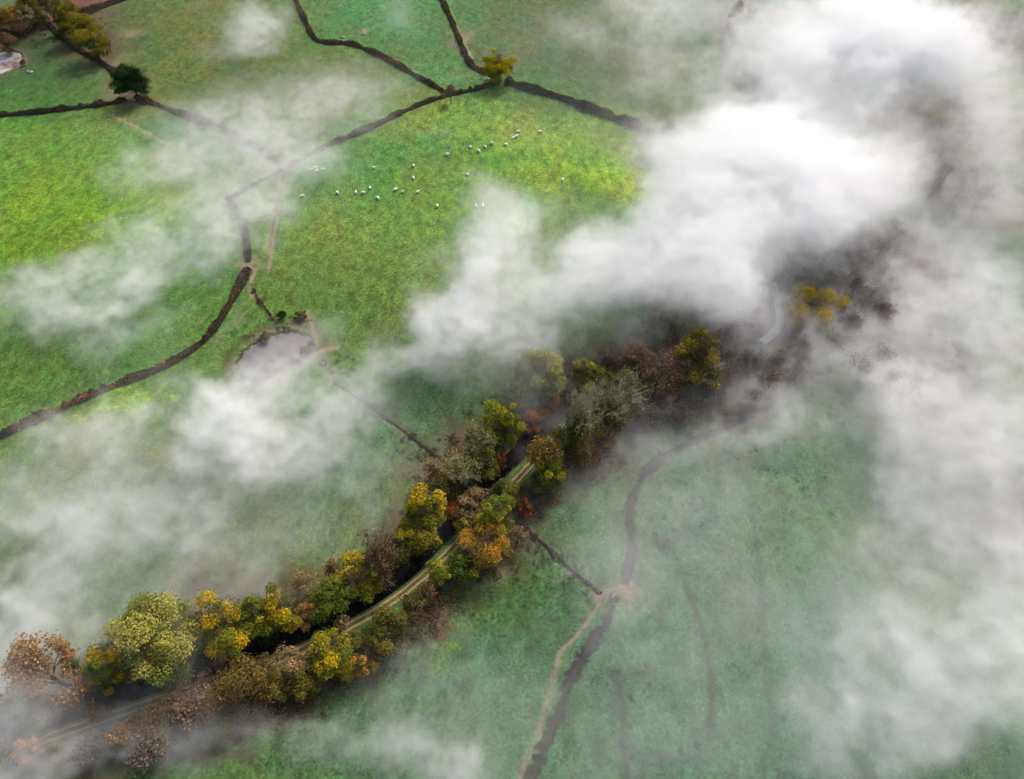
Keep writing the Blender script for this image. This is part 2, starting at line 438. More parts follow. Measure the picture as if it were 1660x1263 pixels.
bmp = nd(nt, 'ShaderNodeBump', {'Height': hgt, 'Strength': .55, 'Distance': .35})
p = nd(nt, 'ShaderNodeBsdfPrincipled', {'Base Color': c, 'Roughness': .95, 'Specular IOR Level': .15, 'Normal': bmp.outputs[0]})
nt.links.new(p.outputs[0], out.inputs['Surface'])
me.materials.append(m)

# ------------------------------------------------------------------ water
def ribbon(name, P, hw, z, mat, label=None):
    T = unit(np.gradient(P, axis=0)); N = np.c_[-T[:, 1], T[:, 0]]
    L, Rr = P + N * hw, P - N * hw
    n = len(P)
    zz = np.full(n, z) if np.isscalar(z) else z
    V = np.vstack([np.c_[L, zz], np.c_[Rr, zz]])
    k = np.arange(n - 1)
    o = link(name, mesh_np(name, V, np.c_[k, k + 1, n + k + 1, n + k][:, ::-1]), mat)
    return tag(o, label, kind='structure')


a_ = RUTS[0]; b_ = RUTS[1]
nr = 420
sa = np.linspace(0, 1, nr); pa = np.c_[np.interp(sa, np.linspace(0, 1, len(a_)), a_[:, 0]), np.interp(sa, np.linspace(0, 1, len(a_)), a_[:, 1])]
pb = np.array([b_[np.argmin(np.hypot(*(b_ - q).T))] for q in pa]); keep_ = np.hypot(*(pa - pb).T) < 3.5
TP = ((pa + pb) / 2)[keep_]
for _ in range(6): TP[1:-1] = (TP[:-2] + TP[1:-1] * 2 + TP[2:]) / 4
Tt = unit(np.gradient(TP, axis=0)); Nt = np.c_[-Tt[:, 1], Tt[:, 0]]
offs = np.linspace(-1.55, 1.55, 15); no = len(offs)
Vt = np.stack([TP[:, None, 0] + Nt[:, None, 0] * offs, TP[:, None, 1] + Nt[:, None, 1] * offs, np.zeros((len(TP), no))], -1)
Vt[..., 2] = relief(Vt[..., 0], Vt[..., 1]) + .07 - .10 * (np.abs(offs) > 1.5)
ii = np.arange(len(TP) - 1)[:, None] * no; jj = np.arange(no - 1)[None]
mt_ = mesh_np('towpath', Vt.reshape(-1, 3), np.stack([ii + jj, ii + no + jj, ii + no + jj + 1, ii + jj + 1], -1).reshape(-1, 4), smooth=True)
if mt_.polygons[0].normal.z < 0: mt_.flip_normals()
av = mt_.attributes.new('across', 'FLOAT', 'POINT'); av.data.foreach_set('value', np.tile(offs, len(TP)).astype(np.float32))
m_tp, nt, out = new_mat('towpath_earth')
pos = nd(nt, 'ShaderNodeTexCoord').outputs['Object']
ac = nd(nt, 'ShaderNodeAttribute', attribute_name='across').outputs['Fac']
wob = mth(nt, 'MULTIPLY', mth(nt, 'SUBTRACT', noise(nt, pos, .5, 3), .5), .5)
dd = mth(nt, 'ABSOLUTE', mth(nt, 'SUBTRACT', mth(nt, 'ABSOLUTE', mth(nt, 'ADD', ac, wob)), .66))
rf = ramp(nt, mth(nt, 'ADD', dd, mth(nt, 'MULTIPLY', mth(nt, 'SUBTRACT', noise(nt, pos, 2.2, 4, .7), .5), .35)), [(.16, 1.0), (.36, 0.0)])
earth = mix(nt, noise(nt, pos, 1.1, 4, .7), (.22, .115, .065), (.46, .29, .19))
turf = mix(nt, ramp(nt, noise(nt, pos, 1.3, 4, .75), [(.3, 0.0), (.7, 1.0)]), (.03, .065, .016), (.09, .15, .035))
turf = mix(nt, ramp(nt, noise(nt, pos, .8, 3, .7), [(.55, 0.0), (.75, .5)]), turf, (.13, .09, .045))
pp_ = nd(nt, 'ShaderNodeBsdfPrincipled', {'Base Color': mix(nt, rf, turf, earth), 'Roughness': .95, 'Specular IOR Level': .15})
nt.links.new(pp_.outputs[0], out.inputs['Surface'])
tag(link('towpath', mt_, m_tp), kind='structure')
M_CANAL = water_material('canal_water', (.002, .002, .002), (.007, .0065, .007), .12, .05, .18)
M_SILT = water_material('silty_water', (.12, .108, .108), (.17, .155, .155), .25)
M_BROWN = water_material('pond_water', (.10, .06, .03), (.38, .36, .36), .1)  # brown water; the whitish patches are sky reflection put into the colour
M_DITCH = water_material('ditch_water', (.012, .009, .008), (.028, .021, .019), .5, .05, .2)
ribbon('canal_water', CANAL, 3.2, -.62, M_CANAL)
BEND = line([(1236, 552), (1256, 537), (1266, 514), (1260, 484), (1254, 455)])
for P in DITCH: ribbon('ditch_water', P, 1.2, relief(P[:, 0], P[:, 1]) - .85, M_DITCH)
M_BENDREFL = water_material('painted_reflection_water', (.34, .33, .345), (.42, .41, .425), .2)  # white reflection of the fog bank, painted as base colour on an added ribbon
ribbon('canal_bend_reflection', BEND, 1.25, -.58, M_BENDREFL)
for k, mt in (('farm', M_BROWN), ('meadow', M_SILT), ('flood', M_SILT)):
    P = PONDP[k]; c0 = P.mean(0)
    Po = c0 + (P[:-1] - c0) * 1.2
    z = float(relief(*c0)) - .55
    mw = bpy.data.meshes.new('pond_water')
    mw.from_pydata([(x, y, z) for x, y in Po], [], [list(range(len(Po)))])
    mw.update()
    if mw.polygons[0].normal.z < 0: mw.flip_normals()
    tag(link('pond_water', mw, mt), kind='structure')

# ------------------------------------------------------------------ trees
PAL = {'lime': [(.42, .34, .012), (.33, .30, .014), (.22, .23, .02)], 'ylgreen': [(.30, .27, .02), (.17, .20, .022), (.09, .13, .018)], 'yellow': [(.47, .33, .015), (.32, .26, .014), (.12, .14, .02)], 'green': [(.085, .12, .018), (.05, .08, .014), (.15, .17, .02)],
       'dark': [(.018, .038, .012), (.026, .055, .014), (.014, .03, .012)], 'gold': [(.38, .21, .03), (.24, .16, .03), (.13, .11, .022)], 'brown': [(.20, .12, .05), (.15, .095, .045), (.10, .075, .03)],
       'tan': [(.30, .20, .09), (.22, .15, .07), (.15, .12, .05)], 'pink': [(.27, .165, .105), (.21, .135, .085), (.14, .10, .07)], 'red': [(.32, .095, .025), (.24, .085, .025), (.14, .055, .022)],
       'olive': [(.14, .13, .025), (.10, .10, .022), (.07, .075, .018)], 'pale': [(.34, .32, .07), (.23, .25, .05), (.12, .15, .032)], 'orange': [(.42, .22, .07), (.33, .17, .06), (.2, .12, .05)], 'ivy': [(.065, .085, .016), (.10, .10, .02), (.15, .125, .025)],
       'mixed': [(.46, .31, .014), (.16, .18, .02), (.08, .11, .018)], 'goldgreen': [(.25, .205, .02), (.14, .14, .02), (.065, .08, .017)], 'amber': [(.34, .25, .04), (.21, .18, .03), (.09, .10, .02)], 'bronze': [(.19, .125, .03), (.125, .09, .024), (.065, .055, .02)], 'grey': [(.20, .165, .13), (.15, .125, .10), (.11, .095, .075)]}


def crown_mesh(name, Rr, Hv, pal, g, n=5200, size=.36, lobes=None, open_=0.0):
    """foliage: leaf sprays spread through overlapping boughs, centred at origin"""
    K = lobes or int(18 + Rr * 2.6)
    pal = [np.array(c) for c in pal]
    d = unit(g.normal(size=(K, 3))); d[:, 2] = d[:, 2] * .9 + .08
    d = unit(d)
    rr = g.uniform(.52, .86, K)[:, None]
    Cn = d * rr * np.array([Rr, Rr, Hv])
    lr = Rr * g.uniform(.17, .38, K)
    # leaning towards an uneven outline
    lean = g.uniform(0, 6.28); az = np.arctan2(d[:, 1], d[:, 0])
    Cn *= (1 + .15 * g.normal(size=(K, 1)) + .16 * np.cos(2 * az + lean)[:, None] + .10 * np.cos(3 * az - 2 * lean)[:, None])
    wts = lr ** 2 / (lr ** 2).sum()
    cnt = np.maximum(40, (wts * n).astype(int))
    Cs, Ns, Ts, Ss = [], [], [], []
    for k in range(K):
        m_ = cnt[k]
        q = unit(g.normal(size=(m_, 3))); q[:, 2] = np.where(q[:, 2] < -.25, -q[:, 2] * .6, q[:, 2]); q = unit(q)
        rad = lr[k] * (1 - .5 * g.random(m_) ** 2.2) * (1 + .14 * g.normal(size=m_))
        Cs.append(Cn[k] + q * rad[:, None] * np.array([1, 1, .82]))
        Ns.append(unit(q + .42 * g.normal(size=(m_, 3)) + np.array([0, 0, .25])))
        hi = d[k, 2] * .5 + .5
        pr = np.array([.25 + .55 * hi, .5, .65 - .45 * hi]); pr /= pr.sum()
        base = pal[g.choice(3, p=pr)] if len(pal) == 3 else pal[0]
        second = pal[g.integers(len(pal))]
        f = g.random((m_, 1)) ** 2 * .8
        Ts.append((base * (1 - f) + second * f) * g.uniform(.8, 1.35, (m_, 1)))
        Ss.append(size * g.uniform(.6, 1.35, m_))
    # a thin scatter of loose sprays through the whole crown so no bough ends in a clean ball
    m_ = int(n * .12)
    q = unit(g.normal(size=(m_, 3))) * (g.random((m_, 1)) ** .4) * np.array([Rr, Rr, Hv]) * 1.0
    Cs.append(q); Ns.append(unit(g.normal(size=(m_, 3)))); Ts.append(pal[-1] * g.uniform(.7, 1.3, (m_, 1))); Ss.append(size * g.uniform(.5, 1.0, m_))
    C, N, T, S = map(np.concatenate, (Cs, Ns, Ts, Ss))
    if open_ > 0:
        keep = g.random(len(C)) > open_; C, N, T, S = C[keep], N[keep], T[keep], S[keep]
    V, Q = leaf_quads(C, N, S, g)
    return mesh_np(name, V, Q, np.repeat(T, 4, 0)), Cn


def trunk_mesh(name, zc, Rr, tips, g):
    t = Tubes()
    r0 = .10 + .035 * Rr
    bend = g.normal(size=2) * .25
    P = [(0, 0, -.3), (bend[0] * .3, bend[1] * .3, zc * .4), (bend[0], bend[1], zc * .95)]
    t.add(P, [r0 * 1.3, r0, r0 * .55], 7)
    for c in tips[:9]:
        s = np.array([bend[0] * .6, bend[1] * .6, zc * g.uniform(.45, .75)])
        e = np.array([c[0], c[1], zc + c[2]])
        mid = s * .5 + e * .5 + np.array([0, 0, -.08 * np.linalg.norm(e - s)])
        t.add([s, mid, e], [r0 * .45, r0 * .3, r0 * .1], 5)
    return t.mesh(name)


def branching(g, height, Rr, levels=5, first=7, vase=.55):
    """bare tree: trunk and limbs in one tube set, fine twigs in another"""
    big, fine, tips = Tubes(), Tubes(), []
    r0 = .09 + .022 * height
    def grow(s, dirv, length, r, lev):
        k = 4 if lev < 3 else 3
        P = [s]; dv = dirv.copy()
        for a in range(k - 1):
            dv = unit(dv + g.normal(size=3) * (.16 if lev else .06) + np.array([0, 0, .07]))
            P.append(P[-1] + dv * length / (k - 1))
        rs = np.linspace(r, r * .55, k)
        (big if lev < 2 else fine).add(P, rs, 6 if lev == 0 else (5 if lev < 2 else 3))
        if lev >= levels:
            tips.append(P[-1]); return
        n = first if lev == 0 else int(g.integers(3, 6)) if lev < 4 else 3
        for q in range(n):
            f = (.35 + .65 * (q + 1) / n) if lev == 0 else g.uniform(.35, 1)
            at_ = f * (k - 1); i0 = min(int(at_), k - 2); s2 = P[i0] + (P[i0 + 1] - P[i0]) * (at_ - i0)
            ax = unit(np.cross(dv, g.normal(size=3)))
            ang = g.uniform(.4, .85) if lev == 0 else g.uniform(.3, .8)
            d2 = unit(dv * math.cos(ang) + ax * math.sin(ang))
            grow(s2, d2, length * g.uniform(.55, .75), max(r * .52 * (1.1 - .3 * f), .022), lev + 1)
    grow(np.array([0, 0, -.2]), np.array([0, 0, 1.]), height * .42, r0, 0)
    return big, fine, np.array(tips)


BARE = []


def bare_protos():
    for k in range(6):
        g = np.random.default_rng(100 + k)
        big, fine, tips = branching(g, 12, 6, 5, 6 + k % 3)
        s = max(np.abs(tips[:, :2]).max() * .92, 1)
        zt = np.percentile(tips[:, 2], 97)
        BARE.append((big.mesh('trunk'), fine.mesh('branches'), tips, s, zt))


bare_protos()
COPY_MAT = {}


def with_mat(me, mat):
    key = (me.name, mat.name)
    if key not in COPY_MAT:
        c = me.copy(); c.materials.clear(); c.materials.append(mat); COPY_MAT[key] = c
    return COPY_MAT[key]


def dims(cx, cy, w, h, lift):
    """crown radii and base spot from its outline in the photograph"""
    w, h = w * 1.02, h * 1.02
    x, y = ground_at(cx, cy, 6)
    s = px_per_m(y, 6)
    Rr = w / 2 / s
    dep = math.atan2(H - 6, math.hypot(x, y))
    q = (h / w) ** 2 - math.sin(dep) ** 2
    k = math.sqrt(max(q, .2)) / math.cos(dep)
    Hv = Rr * min(max(k, .75), 1.7)
    zc = Hv * (1 + lift) + .4
    x, y = ground_at(cx, cy, zc)
    return Rr, Hv, zc, float(x), float(y)


def plant(i, cx, cy, w, h, style, pal, label, group=None, name=None):
    g = np.random.default_rng(1000 + i)
    shrub = style in ('shrub', 'scrub')
    Rr, Hv, zc, x, y = dims(cx, cy, w, h, .02 if shrub else (.03 if style == 'leafy' else .2))
    z = float(relief(x, y))
    nm = name or {'leafy': 'autumn_tree', 'half': 'thinning_tree', 'bare': 'bare_tree', 'shrub': 'shrub', 'scrub': 'bare_shrub', 'ivy': 'ivy_clad_tree'}[style]
    o = empty(nm, (x, y, z), label, 'bush' if shrub else 'tree', group, 0)
    cols = PAL[pal]
    if style in ('leafy', 'shrub'):
        n = int(np.clip(270 * Rr * Rr, 2000, 17000))
        me, tips = crown_mesh('crown', Rr, Hv, cols, g, n, .25 if Rr > 3 else .20, open_=.5 if pal in ('bronze', 'tan') else 0.0)
        c = link('crown' if not shrub else 'foliage', me, M_LEAF, o); c.location = (0, 0, zc)
        if not shrub and pal in ('yellow', 'ylgreen', 'amber', 'gold', 'pale', 'lime', 'mixed') and Rr > 2.5:   # twigs that have lost their leaves stick out
            bm, fm, tp, s, zt = BARE[i % len(BARE)]
            b = link('branches', with_mat(fm, M_TWIG), None, o); b.scale = (Rr / s * .94,) * 2 + ((zc + Hv) / zt * .95,); b.rotation_euler = (0, 0, g.uniform(0, 6.28))
        link('trunk' if not shrub else 'stem', trunk_mesh('trunk', zc, Rr, tips, g), M_BARK, o)
    else:
        bm, fm, tips, s, zt = BARE[i % len(BARE)]
        kx = Rr / s * 1.05; kz = (zc + Hv) / zt
        pale = style in ('bare', 'ivy') and pal in ('pale', 'ivy', 'gold')
        rz = g.uniform(0, 6.28)
        for part, me_, mt in (('trunk', bm, M_PALE if pale else (M_GREY if nm == 'leafless_tree' else M_BARK)), ('branches', fm, M_PALE if pale else (M_GREY if nm == 'leafless_tree' else M_TWIG))):
            b = link(part, with_mat(me_, mt), None, o); b.scale = (kx, kx, kz); b.rotation_euler = (0, 0, rz)
        # leaves that still hang on: sprays round the twig ends
        dens = {'half': .9, 'bare': .3, 'scrub': 1.0, 'ivy': 1.9}[style]
        ca, sa = math.cos(rz), math.sin(rz)
        T = np.c_[(tips[:, 0] * ca - tips[:, 1] * sa) * kx, (tips[:, 0] * sa + tips[:, 1] * ca) * kx, tips[:, 2] * kz]
        m_ = int(np.clip(80 * Rr * Rr, 500, 4200) * dens)
        pick = T[g.integers(len(T), size=m_)]
        if style == 'ivy':   # ivy clothes the trunk and inner limbs
            f = g.uniform(.25, .8, (m_, 1)); pick = pick * np.c_[f, f, .25 + .7 * f]
        C = pick + g.normal(size=(m_, 3)) * (.45 if style != 'ivy' else .6)
        clump = g.integers(0, 3, size=len(T))
        Tn = np.array(cols)[g.integers(3, size=m_)] * g.uniform(.7, 1.25, (m_, 1))
        V, Q = leaf_quads(C, unit(g.normal(size=(m_, 3)) + np.array([0, 0, .6])), g.uniform(.16, .36, m_), g)
        V[:, 2] = np.maximum(V[:, 2], .1)
        link('ivy' if style == 'ivy' else 'leaves', mesh_np('leaves', V, Q, np.repeat(Tn, 4, 0)), M_LEAF, o)
    return o


TREES = [
    # ---- far bank of the canal, from the lower left upward
    (70, 1090, 115, 125, 'half', 'orange', 'pale orange thinning tree with grey limbs in the fog at the lower left'),
    (30, 1125, 50, 40, 'shrub', 'olive', 'small olive bush low beside the foggy orange tree'),
    (136, 1075, 48, 70, 'leafy', 'green', 'narrow green tree between the foggy orange tree and the yellow splashed one'),
    (180, 1072, 72, 98, 'leafy', 'mixed', 'dark green tree with a bright yellow splash left of the big pale tree'),
    (258, 1033, 120, 142, 'leafy', 'pale', 'largest pale yellow green tree on the lower left canal bank'),
    (322, 1012, 40, 60, 'scrub', 'brown', 'thin brown bush in the gap beside the big pale tree'),
    (366, 1012, 84, 122, 'leafy', 'mixed', 'green tree with scattered orange boughs at the left of the dense row'),
    (416, 1000, 66, 96, 'leafy', 'ylgreen', 'yellow green tree in the middle of the dense row'),
    (455, 985, 62, 95, 'leafy', 'yellow', 'brightest yellow orange tree of the dense row above the canal'),
    (496, 1000, 42, 42, 'shrub', 'orange', 'orange brown bush leaning over the dark canal'),
    (490, 946, 54, 56, 'bare', 'gold', 'small bare fan shaped tree behind the bright yellow row'),
    (535, 975, 62, 70, 'leafy', 'green', 'dark green tree right of the orange brown canal bush'),
    (543, 928, 40, 46, 'scrub', 'tan', 'tan twiggy bush on the field edge behind the green tree'),
    (577, 936, 74, 72, 'leafy', 'mixed', 'green tree with orange yellow top at the right end of the dense row'),
    (618, 908, 66, 78, 'scrub', 'brown', 'brown twiggy bush between the dense row and the golden pair'),
    (692, 826, 62, 78, 'leafy', 'yellow', 'yellow tree with orange left side above the dark canal'),
    (676, 872, 74, 52, 'leafy', 'goldgreen', 'low olive gold tree under the orange sided yellow tree'),
    (734, 828, 40, 36, 'shrub', 'red', 'rust red bush on the canal bank beside the yellow tree'),
    (717, 800, 42, 60, 'scrub', 'olive', 'grey green twiggy bush behind the rust red bush'),
    (752, 765, 88, 72, 'bare', 'pale', 'bare tree with pale radiating limbs left of the canal'),
    (786, 752, 52, 66, 'shrub', 'olive', 'rounded olive bush between the two bare trees'),
    (722, 775, 30, 30, 'shrub', 'gold', 'small golden bush left of the bare radiating tree'),
    (770, 715, 76, 80, 'bare', 'pale', 'grey bare fan tree with ivy at its foot beside the yellow green tree'),
    (811, 690, 70, 80, 'leafy', 'ylgreen', 'dense yellow green tree beside the rust red canal bushes'),
    (864, 682, 46, 44, 'shrub', 'red', 'largest rust red bush on the canal bank'),
    (888, 652, 36, 30, 'shrub', 'red', 'dark red bush beyond the largest rust red one'),
    (812, 746, 22, 26, 'shrub', 'red', 'small red bush at the water below the yellow green tree'),
    (876, 612, 82, 92, 'leafy', 'pale', 'pale grey green tree half veiled at the edge of the fog'),
    (947, 602, 42, 58, 'leafy', 'ylgreen', 'small upright yellow green tree above the pale limbed trees'),
    (986, 590, 44, 46, 'scrub', 'brown', 'brown twiggy tree right of the small upright yellow green tree'),
    (988, 618, 36, 30, 'shrub', 'ylgreen', 'low yellow green bush in front of the brown twiggy tree'),
    (972, 614, 20, 22, 'shrub', 'orange', 'tiny orange bush beside the low yellow green bush'),
    (1030, 588, 62, 68, 'half', 'pink', 'pinkish brown thinning tree on the far bank'),
    (1068, 612, 64, 76, 'half', 'pink', 'coppery brown tree left of the tall golden tree'),
    (1131, 590, 74, 122, 'leafy', 'amber', 'tall olive gold tree, tallest of the canal trees at the fog edge'),
    (1092, 628, 40, 36, 'shrub', 'gold', 'small golden tree at the foot of the coppery tree'),
    (1092, 580, 34, 34, 'half', 'orange', 'orange brown tree touching the tall olive gold tree on its left'),
    # ---- towpath side
    (400, 1112, 100, 96, 'leafy', 'bronze', 'brown gold tree beside the towpath at the lower left'),
    (362, 1074, 34, 30, 'shrub', 'pink', 'pinkish shrub between canal and towpath'),
    (384, 1070, 24, 24, 'shrub', 'gold', 'tiny gold shrub next to the pinkish one on the towpath edge'),
    (478, 1078, 58, 48, 'shrub', 'tan', 'pale gold shrub on the towpath left of the bright yellow one'),
    (492, 1105, 56, 44, 'shrub', 'ivy', 'dark green shrub below the pale gold shrub'),
    (538, 1056, 78, 68, 'leafy', 'yellow', 'bright yellow tree on the field side of the towpath'),
    (590, 1082, 40, 46, 'leafy', 'gold', 'small gold tree at the corner of the red brown bare earth'),
    (575, 1045, 40, 40, 'shrub', 'olive', 'olive shrub behind the small gold tree'),
    (626, 1030, 70, 60, 'shrub', 'olive', 'wide olive shrub beside the towpath ruts'),
    (668, 992, 50, 66, 'scrub', 'olive', 'dark twiggy shrub right of the wide olive shrub'),
    (690, 965, 34, 40, 'scrub', 'brown', 'small brown twiggy shrub below the bright green bushes'),
    (712, 932, 40, 46, 'shrub', 'ylgreen', 'bright yellow green bush beside the towpath ruts'),
    (750, 922, 56, 38, 'shrub', 'green', 'low green bush right of the bright yellow green bush'),
    (768, 822, 62, 60, 'leafy', 'tan', 'tan topped tree over the canal on the towpath side'),
    (806, 846, 58, 74, 'leafy', 'ylgreen', 'yellow green tree right of the tan topped tree'),
    (790, 888, 84, 60, 'leafy', 'gold', 'broad gold tree under the tan topped tree'),
    (752, 858, 28, 38, 'shrub', 'goldgreen', 'olive yellow shrub at the end of the visible ruts'),
    (820, 806, 50, 58, 'shrub', 'olive', 'dark olive bush between the tan topped tree and the half bare yellow one'),
    (851, 826, 26, 30, 'shrub', 'red', 'red brown bush at the field edge under the half bare yellow tree'),
    (882, 745, 74, 80, 'half', 'gold', 'half bare yellow tree with fan of twigs on the towpath'),
    (895, 772, 52, 60, 'leafy', 'ylgreen', 'yellow green tree against the half bare yellow tree'),
    (934, 692, 90, 128, 'ivy', 'ivy', 'tall ivy clad tree with pale grey branch tips beside the canal'),
    (988, 662, 98, 100, 'ivy', 'ivy', 'spreading ivy clad tree with white grey limbs, right of the tall ivy clad one'),
    (952, 640, 56, 50, 'bare', 'pale', 'bare pale limbed tree over the hidden canal'),
    (1012, 632, 46, 62, 'bare', 'pale', 'bare grey tree at the upper right of the ivy clad pair'),
    (1012, 655, 34, 48, 'shrub', 'ivy', 'dark green bush on the right flank of the ivy clad pair'),
    (944, 742, 60, 46, 'scrub', 'brown', 'brown twiggy bush below the tall ivy clad tree'),
    (978, 712, 40, 40, 'shrub', 'gold', 'small rusty gold bush under the spreading ivy clad tree'),
    # ---- lower left scrub in the fog
    (42, 1217, 40, 46, 'shrub', 'orange', 'orange bush at the bottom left end of the towpath'),
    (8, 1215, 46, 50, 'scrub', 'pink', 'pale pinkish bush left of the orange bush'),
    (90, 1222, 40, 34, 'shrub', 'ivy', 'dark grey green bush right of the orange bush'),
    (205, 1192, 58, 44, 'half', 'orange', 'thin orange brown shrub below the foggy towpath'),
    (258, 1165, 76, 64, 'scrub', 'brown', 'grey brown twiggy shrub midway along the foggy towpath'),
    (312, 1160, 80, 70, 'scrub', 'pink', 'large grey pink twiggy shrub left of the brown gold tree'),
    (335, 1115, 50, 44, 'scrub', 'pink', 'pinkish twiggy shrub above the large grey pink one'),
    (360, 1182, 44, 38, 'shrub', 'ivy', 'green bush at the field edge under the brown gold tree'),
    (150, 1215, 60, 44, 'scrub', 'grey', 'grey twiggy shrub at the bottom edge left of the thin orange shrub'),
    (250, 1222, 80, 40, 'scrub', 'grey', 'wide grey twiggy shrub at the bottom edge'),
    (60, 1155, 60, 44, 'shrub', 'ivy', 'dark green bush under the foggy orange tree'),
    (282, 1110, 34, 30, 'scrub', 'grey', 'bare grey shrub between the big pale tree and the towpath'),
    (160, 1160, 36, 28, 'scrub', 'tan', 'tan shrub on the foggy canal edge'),
    (300, 1062, 36, 30, 'shrub', 'olive', 'dark olive bush under the right side of the big pale tree'),
    (226, 1088, 40, 36, 'shrub', 'ivy', 'dark green bush under the left side of the big pale tree'),
    (338, 1045, 34, 34, 'shrub', 'green', 'green bush at the foot of the dense row, beside the gap'),
    (432, 1030, 40, 34, 'shrub', 'dark', 'very dark green bush at the water below the brightest yellow orange tree'),
    (600, 948, 40, 40, 'shrub', 'ylgreen', 'yellow green bush at the right foot of the dense row'),
    (648, 905, 34, 44, 'scrub', 'olive', 'olive twiggy bush between the brown twiggy bush and the low olive gold tree'),
    (706, 768, 40, 44, 'scrub', 'tan', 'tan twiggy bush on the field side of the bare radiating tree'),
    (905, 722, 44, 52, 'scrub', 'olive', 'olive twiggy bush at the left foot of the tall ivy clad tree'),
    (838, 872, 36, 40, 'scrub', 'tan', 'tan twiggy bush at the field edge right of the broad gold tree'),
    (640, 1052, 40, 34, 'scrub', 'tan', 'pale twiggy bush at the field edge below the wide olive shrub'),
    (450, 1112, 44, 40, 'shrub', 'ivy', 'dark green bush right of the brown gold tree'),
    (556, 1012, 18, 20, 'scrub', 'tan', 'tiny twiggy bush at the water edge above the towpath'),
    # ---- fog, right
    (1310, 500, 84, 80, 'leafy', 'yellow', 'golden tree standing alone in the fog right of the canal bend'),
    (1197, 486, 22, 42, 'leafy', 'orange', 'slim pale orange tree in thick fog left of the canal bend'),
    (1241, 458, 34, 42, 'leafy', 'pale', 'pale green tree in the fog above the canal bend'),
    (1076, 494, 48, 50, 'half', 'orange', 'faint orange topped tree deep in the fog'),
    (1112, 510, 54, 54, 'half', 'tan', 'faint tan tree in the fog right of the orange topped one'),
    (1478, 395, 22, 44, 'leafy', 'orange', 'small rusty orange tree at the end of the dark fog wood'),
    (1196, 20, 24, 34, 'half', 'gold', 'small gold topped tree in the fog at the top edge'),
    (1240, 82, 40, 30, 'half', 'orange', 'orange topped tree in the dark gap of the fog'),
    (1090, 208, 26, 26, 'leafy', 'orange', 'small orange tree at the foggy end of the long hedge'),
    (1074, 228, 40, 44, 'scrub', 'grey', 'dark twiggy bush where the long hedge enters the fog'),
    # ---- upper left fields
    (148, 64, 58, 62, 'leafy', 'goldgreen', 'olive yellow tree at the corner above the dark round tree'),
    (112, 36, 50, 62, 'leafy', 'goldgreen', 'dark olive tree on the edge of the red ploughed field'),
    (82, 18, 44, 56, 'half', 'brown', 'bare brown tree between two olive trees at the top left'),
    (54, 16, 40, 52, 'leafy', 'goldgreen', 'yellow olive tree at the top edge left of the bare brown one'),
    (12, 34, 40, 40, 'leafy', 'gold', 'golden tree above the farm pond at the top left corner'),
    (36, 46, 36, 30, 'scrub', 'brown', 'brown twiggy bush between the golden tree and the hedge'),
    (8, 72, 34, 26, 'shrub', 'brown', 'dark brown bush overhanging the farm pond'),
    (213, 133, 58, 60, 'leafy', 'dark', 'dark green round tree where the hedges meet'),
    (808, 111, 48, 48, 'leafy', 'lime', 'bright yellow round tree at the hedge junction'),
    (730, 152, 22, 26, 'scrub', 'grey', 'small grey bush in the hedge left of the yellow round tree'),
    (37, 102, 8, 7, 'shrub', 'red', 'small red bush on the bank of the farm pond'),
    (492, 569, 13, 14, 'shrub', 'orange', 'round orange bush at the edge of the meadow pond'),
    (488, 511, 18, 13, 'shrub', 'brown', 'dark red brown bush at the head of the pond path'),
    (457, 510, 16, 13, 'shrub', 'dark', 'dark bush above the meadow pond'),
    (430, 545, 16, 9, 'shrub', 'ivy', 'low dark bush on the upper bank of the meadow pond'),
    (506, 558, 9, 9, 'shrub', 'ivy', 'small dark bush right of the round orange bush'),
]
for i, t in enumerate(TREES): plant(i, *t)

# dark leafless wood in the fog: one prototype per kind, then copies
WOOD = [(1215, 40, 40), (1235, 58, 46), (1212, 75, 40), (1226, 98, 44), (1250, 100, 40), (1205, 110, 34), (1188, 60, 30), (1255, 40, 40), (1290, 395, 50), (1325, 410, 50), (1360, 400, 56), (1398, 392, 56), (1436, 388, 50), (1455, 400, 40), (1345, 440, 46), (1385, 432, 50), (1415, 455, 50),
        (1400, 490, 50), (1430, 480, 46), (1430, 515, 44), (1380, 530, 44), (1385, 470, 46), (1350, 560, 44), (1180, 540, 48), (1215, 520, 46), (1190, 575, 46), (1225, 590, 44), (1265, 585, 44), (1300, 575, 44), (1250, 620, 40), (1290, 610, 40), (1180, 620, 44), (1145, 640, 40), (1290, 450, 46), (1210, 440, 40), (1275, 430, 44),
        (1150, 520, 44), (1060, 540, 44), (1020, 545, 40), (1095, 545, 40), (1325, 350, 40), (1400, 600, 44), (1440, 620, 40), (1470, 640, 40), (1420, 580, 40), (1500, 215, 40), (1530, 240, 40), (1470, 200, 38), (1560, 300, 44), (1590, 322, 44), (1620, 60, 40), (1645, 40, 40), (1600, 92, 36), (1540, 275, 40), (1220, 645, 36), (1080, 660, 44), (1050, 680, 40), (1110, 675, 36)]
for k, (cx, cy, w) in enumerate(WOOD):
    area = 'in the dark gap at the top of the fog' if cy < 150 and cx < 1400 else ('in the grey gap at the upper right of the fog' if cx > 1440 and cy < 340 else ('beside the hidden canal' if cx < 1320 and cy > 500 else ('above the hidden canal' if cx < 1290 else 'in the fogbound wood right of the canal bend')))
    plant(300 + k * 7 % 23 + k, cx, cy, w * 1.2, w * 1.15, 'bare' if k % 4 else 'half', ('grey', 'brown', 'grey', 'pink')[k % 4], 'leafless grey brown tree ' + area, 'leafless trees ' + area, name='leafless_tree')

